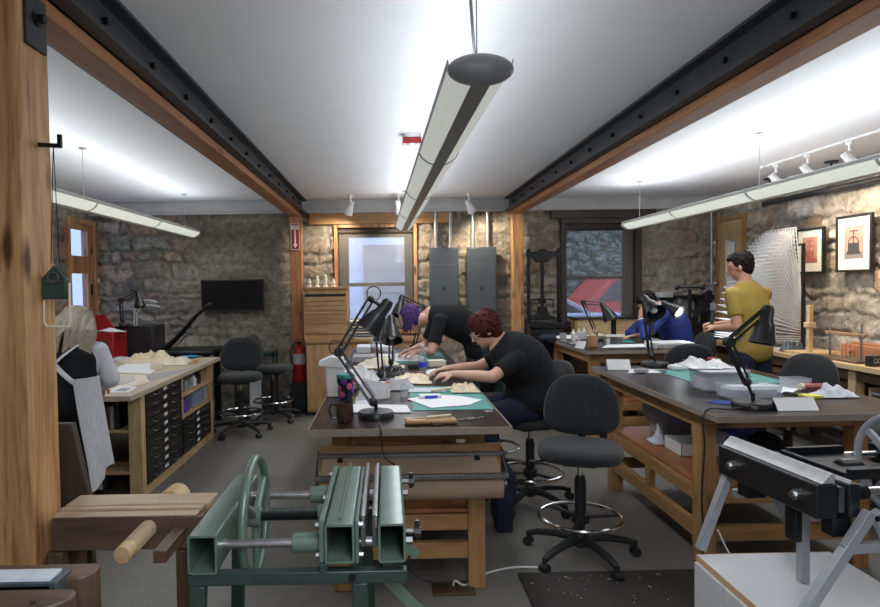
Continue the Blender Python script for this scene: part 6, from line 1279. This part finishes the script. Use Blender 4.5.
t = thing('finishing_board', 'thick reddish wooden plank at the right end of the wall bench', 'board', (4.15, 4.25, Zr)); MB((4.15,4.25,Zr)).box(4.10, 4.0, Zr, 4.30, 4.38, Zr+.10).build('plank', 'cherry_y', t, .006)
P = put(876, 366, Zr); t = thing('small_clock', 'small dark box with pale round marks on the right wall bench', 'box', P); MB(P).cbox(P, .16, .06, .085, .3).build('case', 'black_plastic', t, .003)
for k in range(3): q = P+Matrix.Rotation(.3, 3, 'Z') @ V3((-.05+.045*k, -.032, .045)); MB(P).torus(q, .016, .0035, (0,1,0), 18, 6).build('ring_mark', 'grey_board', t)
crumple('grey_cloth', 'folded grey-blue cloth in front of the wire rack', 'cloth', (3.93, 5.93, Zr), .20, .10, .10, 'panel_grey', 23)
# cables on the floor
cord('white cable on the floor running from the brass outlet to the mat', [(.33,3.2,.02),(.34,3.19,.05),(.40,3.22,.012),(.52,3.35,.008),(.70,3.42,.008),(.88,3.40,.008)], .006, 'white_plastic', 'cable', 'power_cable')
cord('black cable looping down from the middle table to the brass outlet', [(.10,3.16,.2),(.11,3.15,.12),(.2,3.17,.06),(.27,3.2,.035),(.30,3.2,.02)], .005, 'black_plastic', 'cable', 'power_cable')
cord('white cable hanging behind the black press on the right', [(1.78,3.3,.25),(1.80,3.2,.14),(1.87,3.1,.03),(2.0,3.05,.008)], .005, 'white_plastic', 'cable', 'power_cable')
# --- more small things on the tables
one('grey_tin', 'small grey tin between the lamp stems on the nearest middle table', 'tin', MB((-.05,4.35,Z)).lathe([(.04,0),(.042,.05),(.001,.052)], (-.05,4.35,Z), 24), 'galvanised')
one('white_box', 'white box left of the grey tin near the left table edge', 'box', MB((-.25,4.3,Z)).box(-.34,4.28,Z,-.18,4.42,Z+.07), 'white_plastic', bevel=.004)
one('white_board', 'long white board lying across the left edge behind the paper bag', 'board', MB((-.2,4.55,Z)).cbox((-.16,4.55,Z), .34, .10, .02, .12), 'paper', bevel=.002)
one('dark_book', 'thin dark book at the left edge under the long white board', 'book', MB((-.2,4.02,Z)).cbox((-.26,3.98,Z), .14, .20, .02, -.1), 'black_plastic', bevel=.002)
crumple('tissue', 'small crumpled tissue in front of the black tool tray', 'tissue', put(398, 385, Z), .08, .08, .05, 'paper', 41)
for k, (x, y, w_, d_, h, mt, lab) in enumerate(((.22,5.0,.10,.14,.03,'black_plastic','small black box at the near end of the far middle table'), (.40,5.05,.14,.10,.05,'cream_paper','cream carton at the near right corner of the far middle table'), (.0,6.0,.12,.18,.04,'grey_board','grey slab behind the lamp of the purple-haired person'))):
    one('small_box', lab, 'box', MB((x,y,Z)).cbox((x,y,Z), w_, d_, h, .2*k), mt, bevel=.003)
for px, py, s1, s2, mt, sd, lab in ((578,344,.16,.12,'grey_board',51,'grey rag at the near left corner of the middle-right table'), (652,341,.20,.14,'white_cloth',52,'white rag before the blue sleeve'), (596,336,.24,.16,'cream_paper',53,'cream scraps behind the tan leather holder')):
    crumple('rag', lab, 'rag', put(px, py, Z), s1, s2, .03, mt, sd)
for k in range(3):
    P = V3((2.12+.10*k, 7.0+.12*k, Z)); one('glue_bottle', ['white glue bottle nearest the left corner of the middle-right table','middle white glue bottle at the back of the middle-right table','rightmost white glue bottle at the back of the middle-right table'][k], 'bottle', MB(P).lathe([(.025,0),(.028,.09),(.012,.11),(.006,.14),(.001,.14)], P, 18), 'white_plastic')
P = V3((2.30, 4.72, Z)); one('pincushion_jar', 'small dark jar at the far end of the right-hand table', 'jar', MB(P).lathe([(.03,0),(.034,.05),(.03,.06),(.001,.06)], P, 20), 'black_plastic')
P = V3((1.86, 4.50, Z)); one('grey_sponge', 'grey block left of the white pouch on the right-hand table', 'block', MB(P).cbox(P, .09, .06, .03, .3), 'grey_board', bevel=.006)
t = thing('scissors', 'scissors with black handles near the small clear box', 'scissors', (2.42, 3.55, Z)); B = t.location.copy()
MB(B).bar((2.36,3.52,Z+.004), (2.50,3.56,Z+.004), .010, .003).bar((2.36,3.56,Z+.004), (2.50,3.53,Z+.004), .010, .003).build('blade', 'steel', t); MB(B).torus((2.335,3.515,Z+.006), .02, .005, (0,0,1), 20, 6).torus((2.335,3.565,Z+.006), .02, .005, (0,0,1), 20, 6).build('grip', 'black_plastic', t)
flat('large_sheet', 'large cream sheet spread over the near half of the left bench', 'paper', [(112,391),(100,380),(150,378),(146,383)], 'cream_paper', Zb, .0015)
flat('large_sheet', 'large pale sheet over the right edge of the left bench, by the clear case', 'paper', [(140,383),(152,374),(192,368),(176,374)], 'grey_board', Zb, .0015)
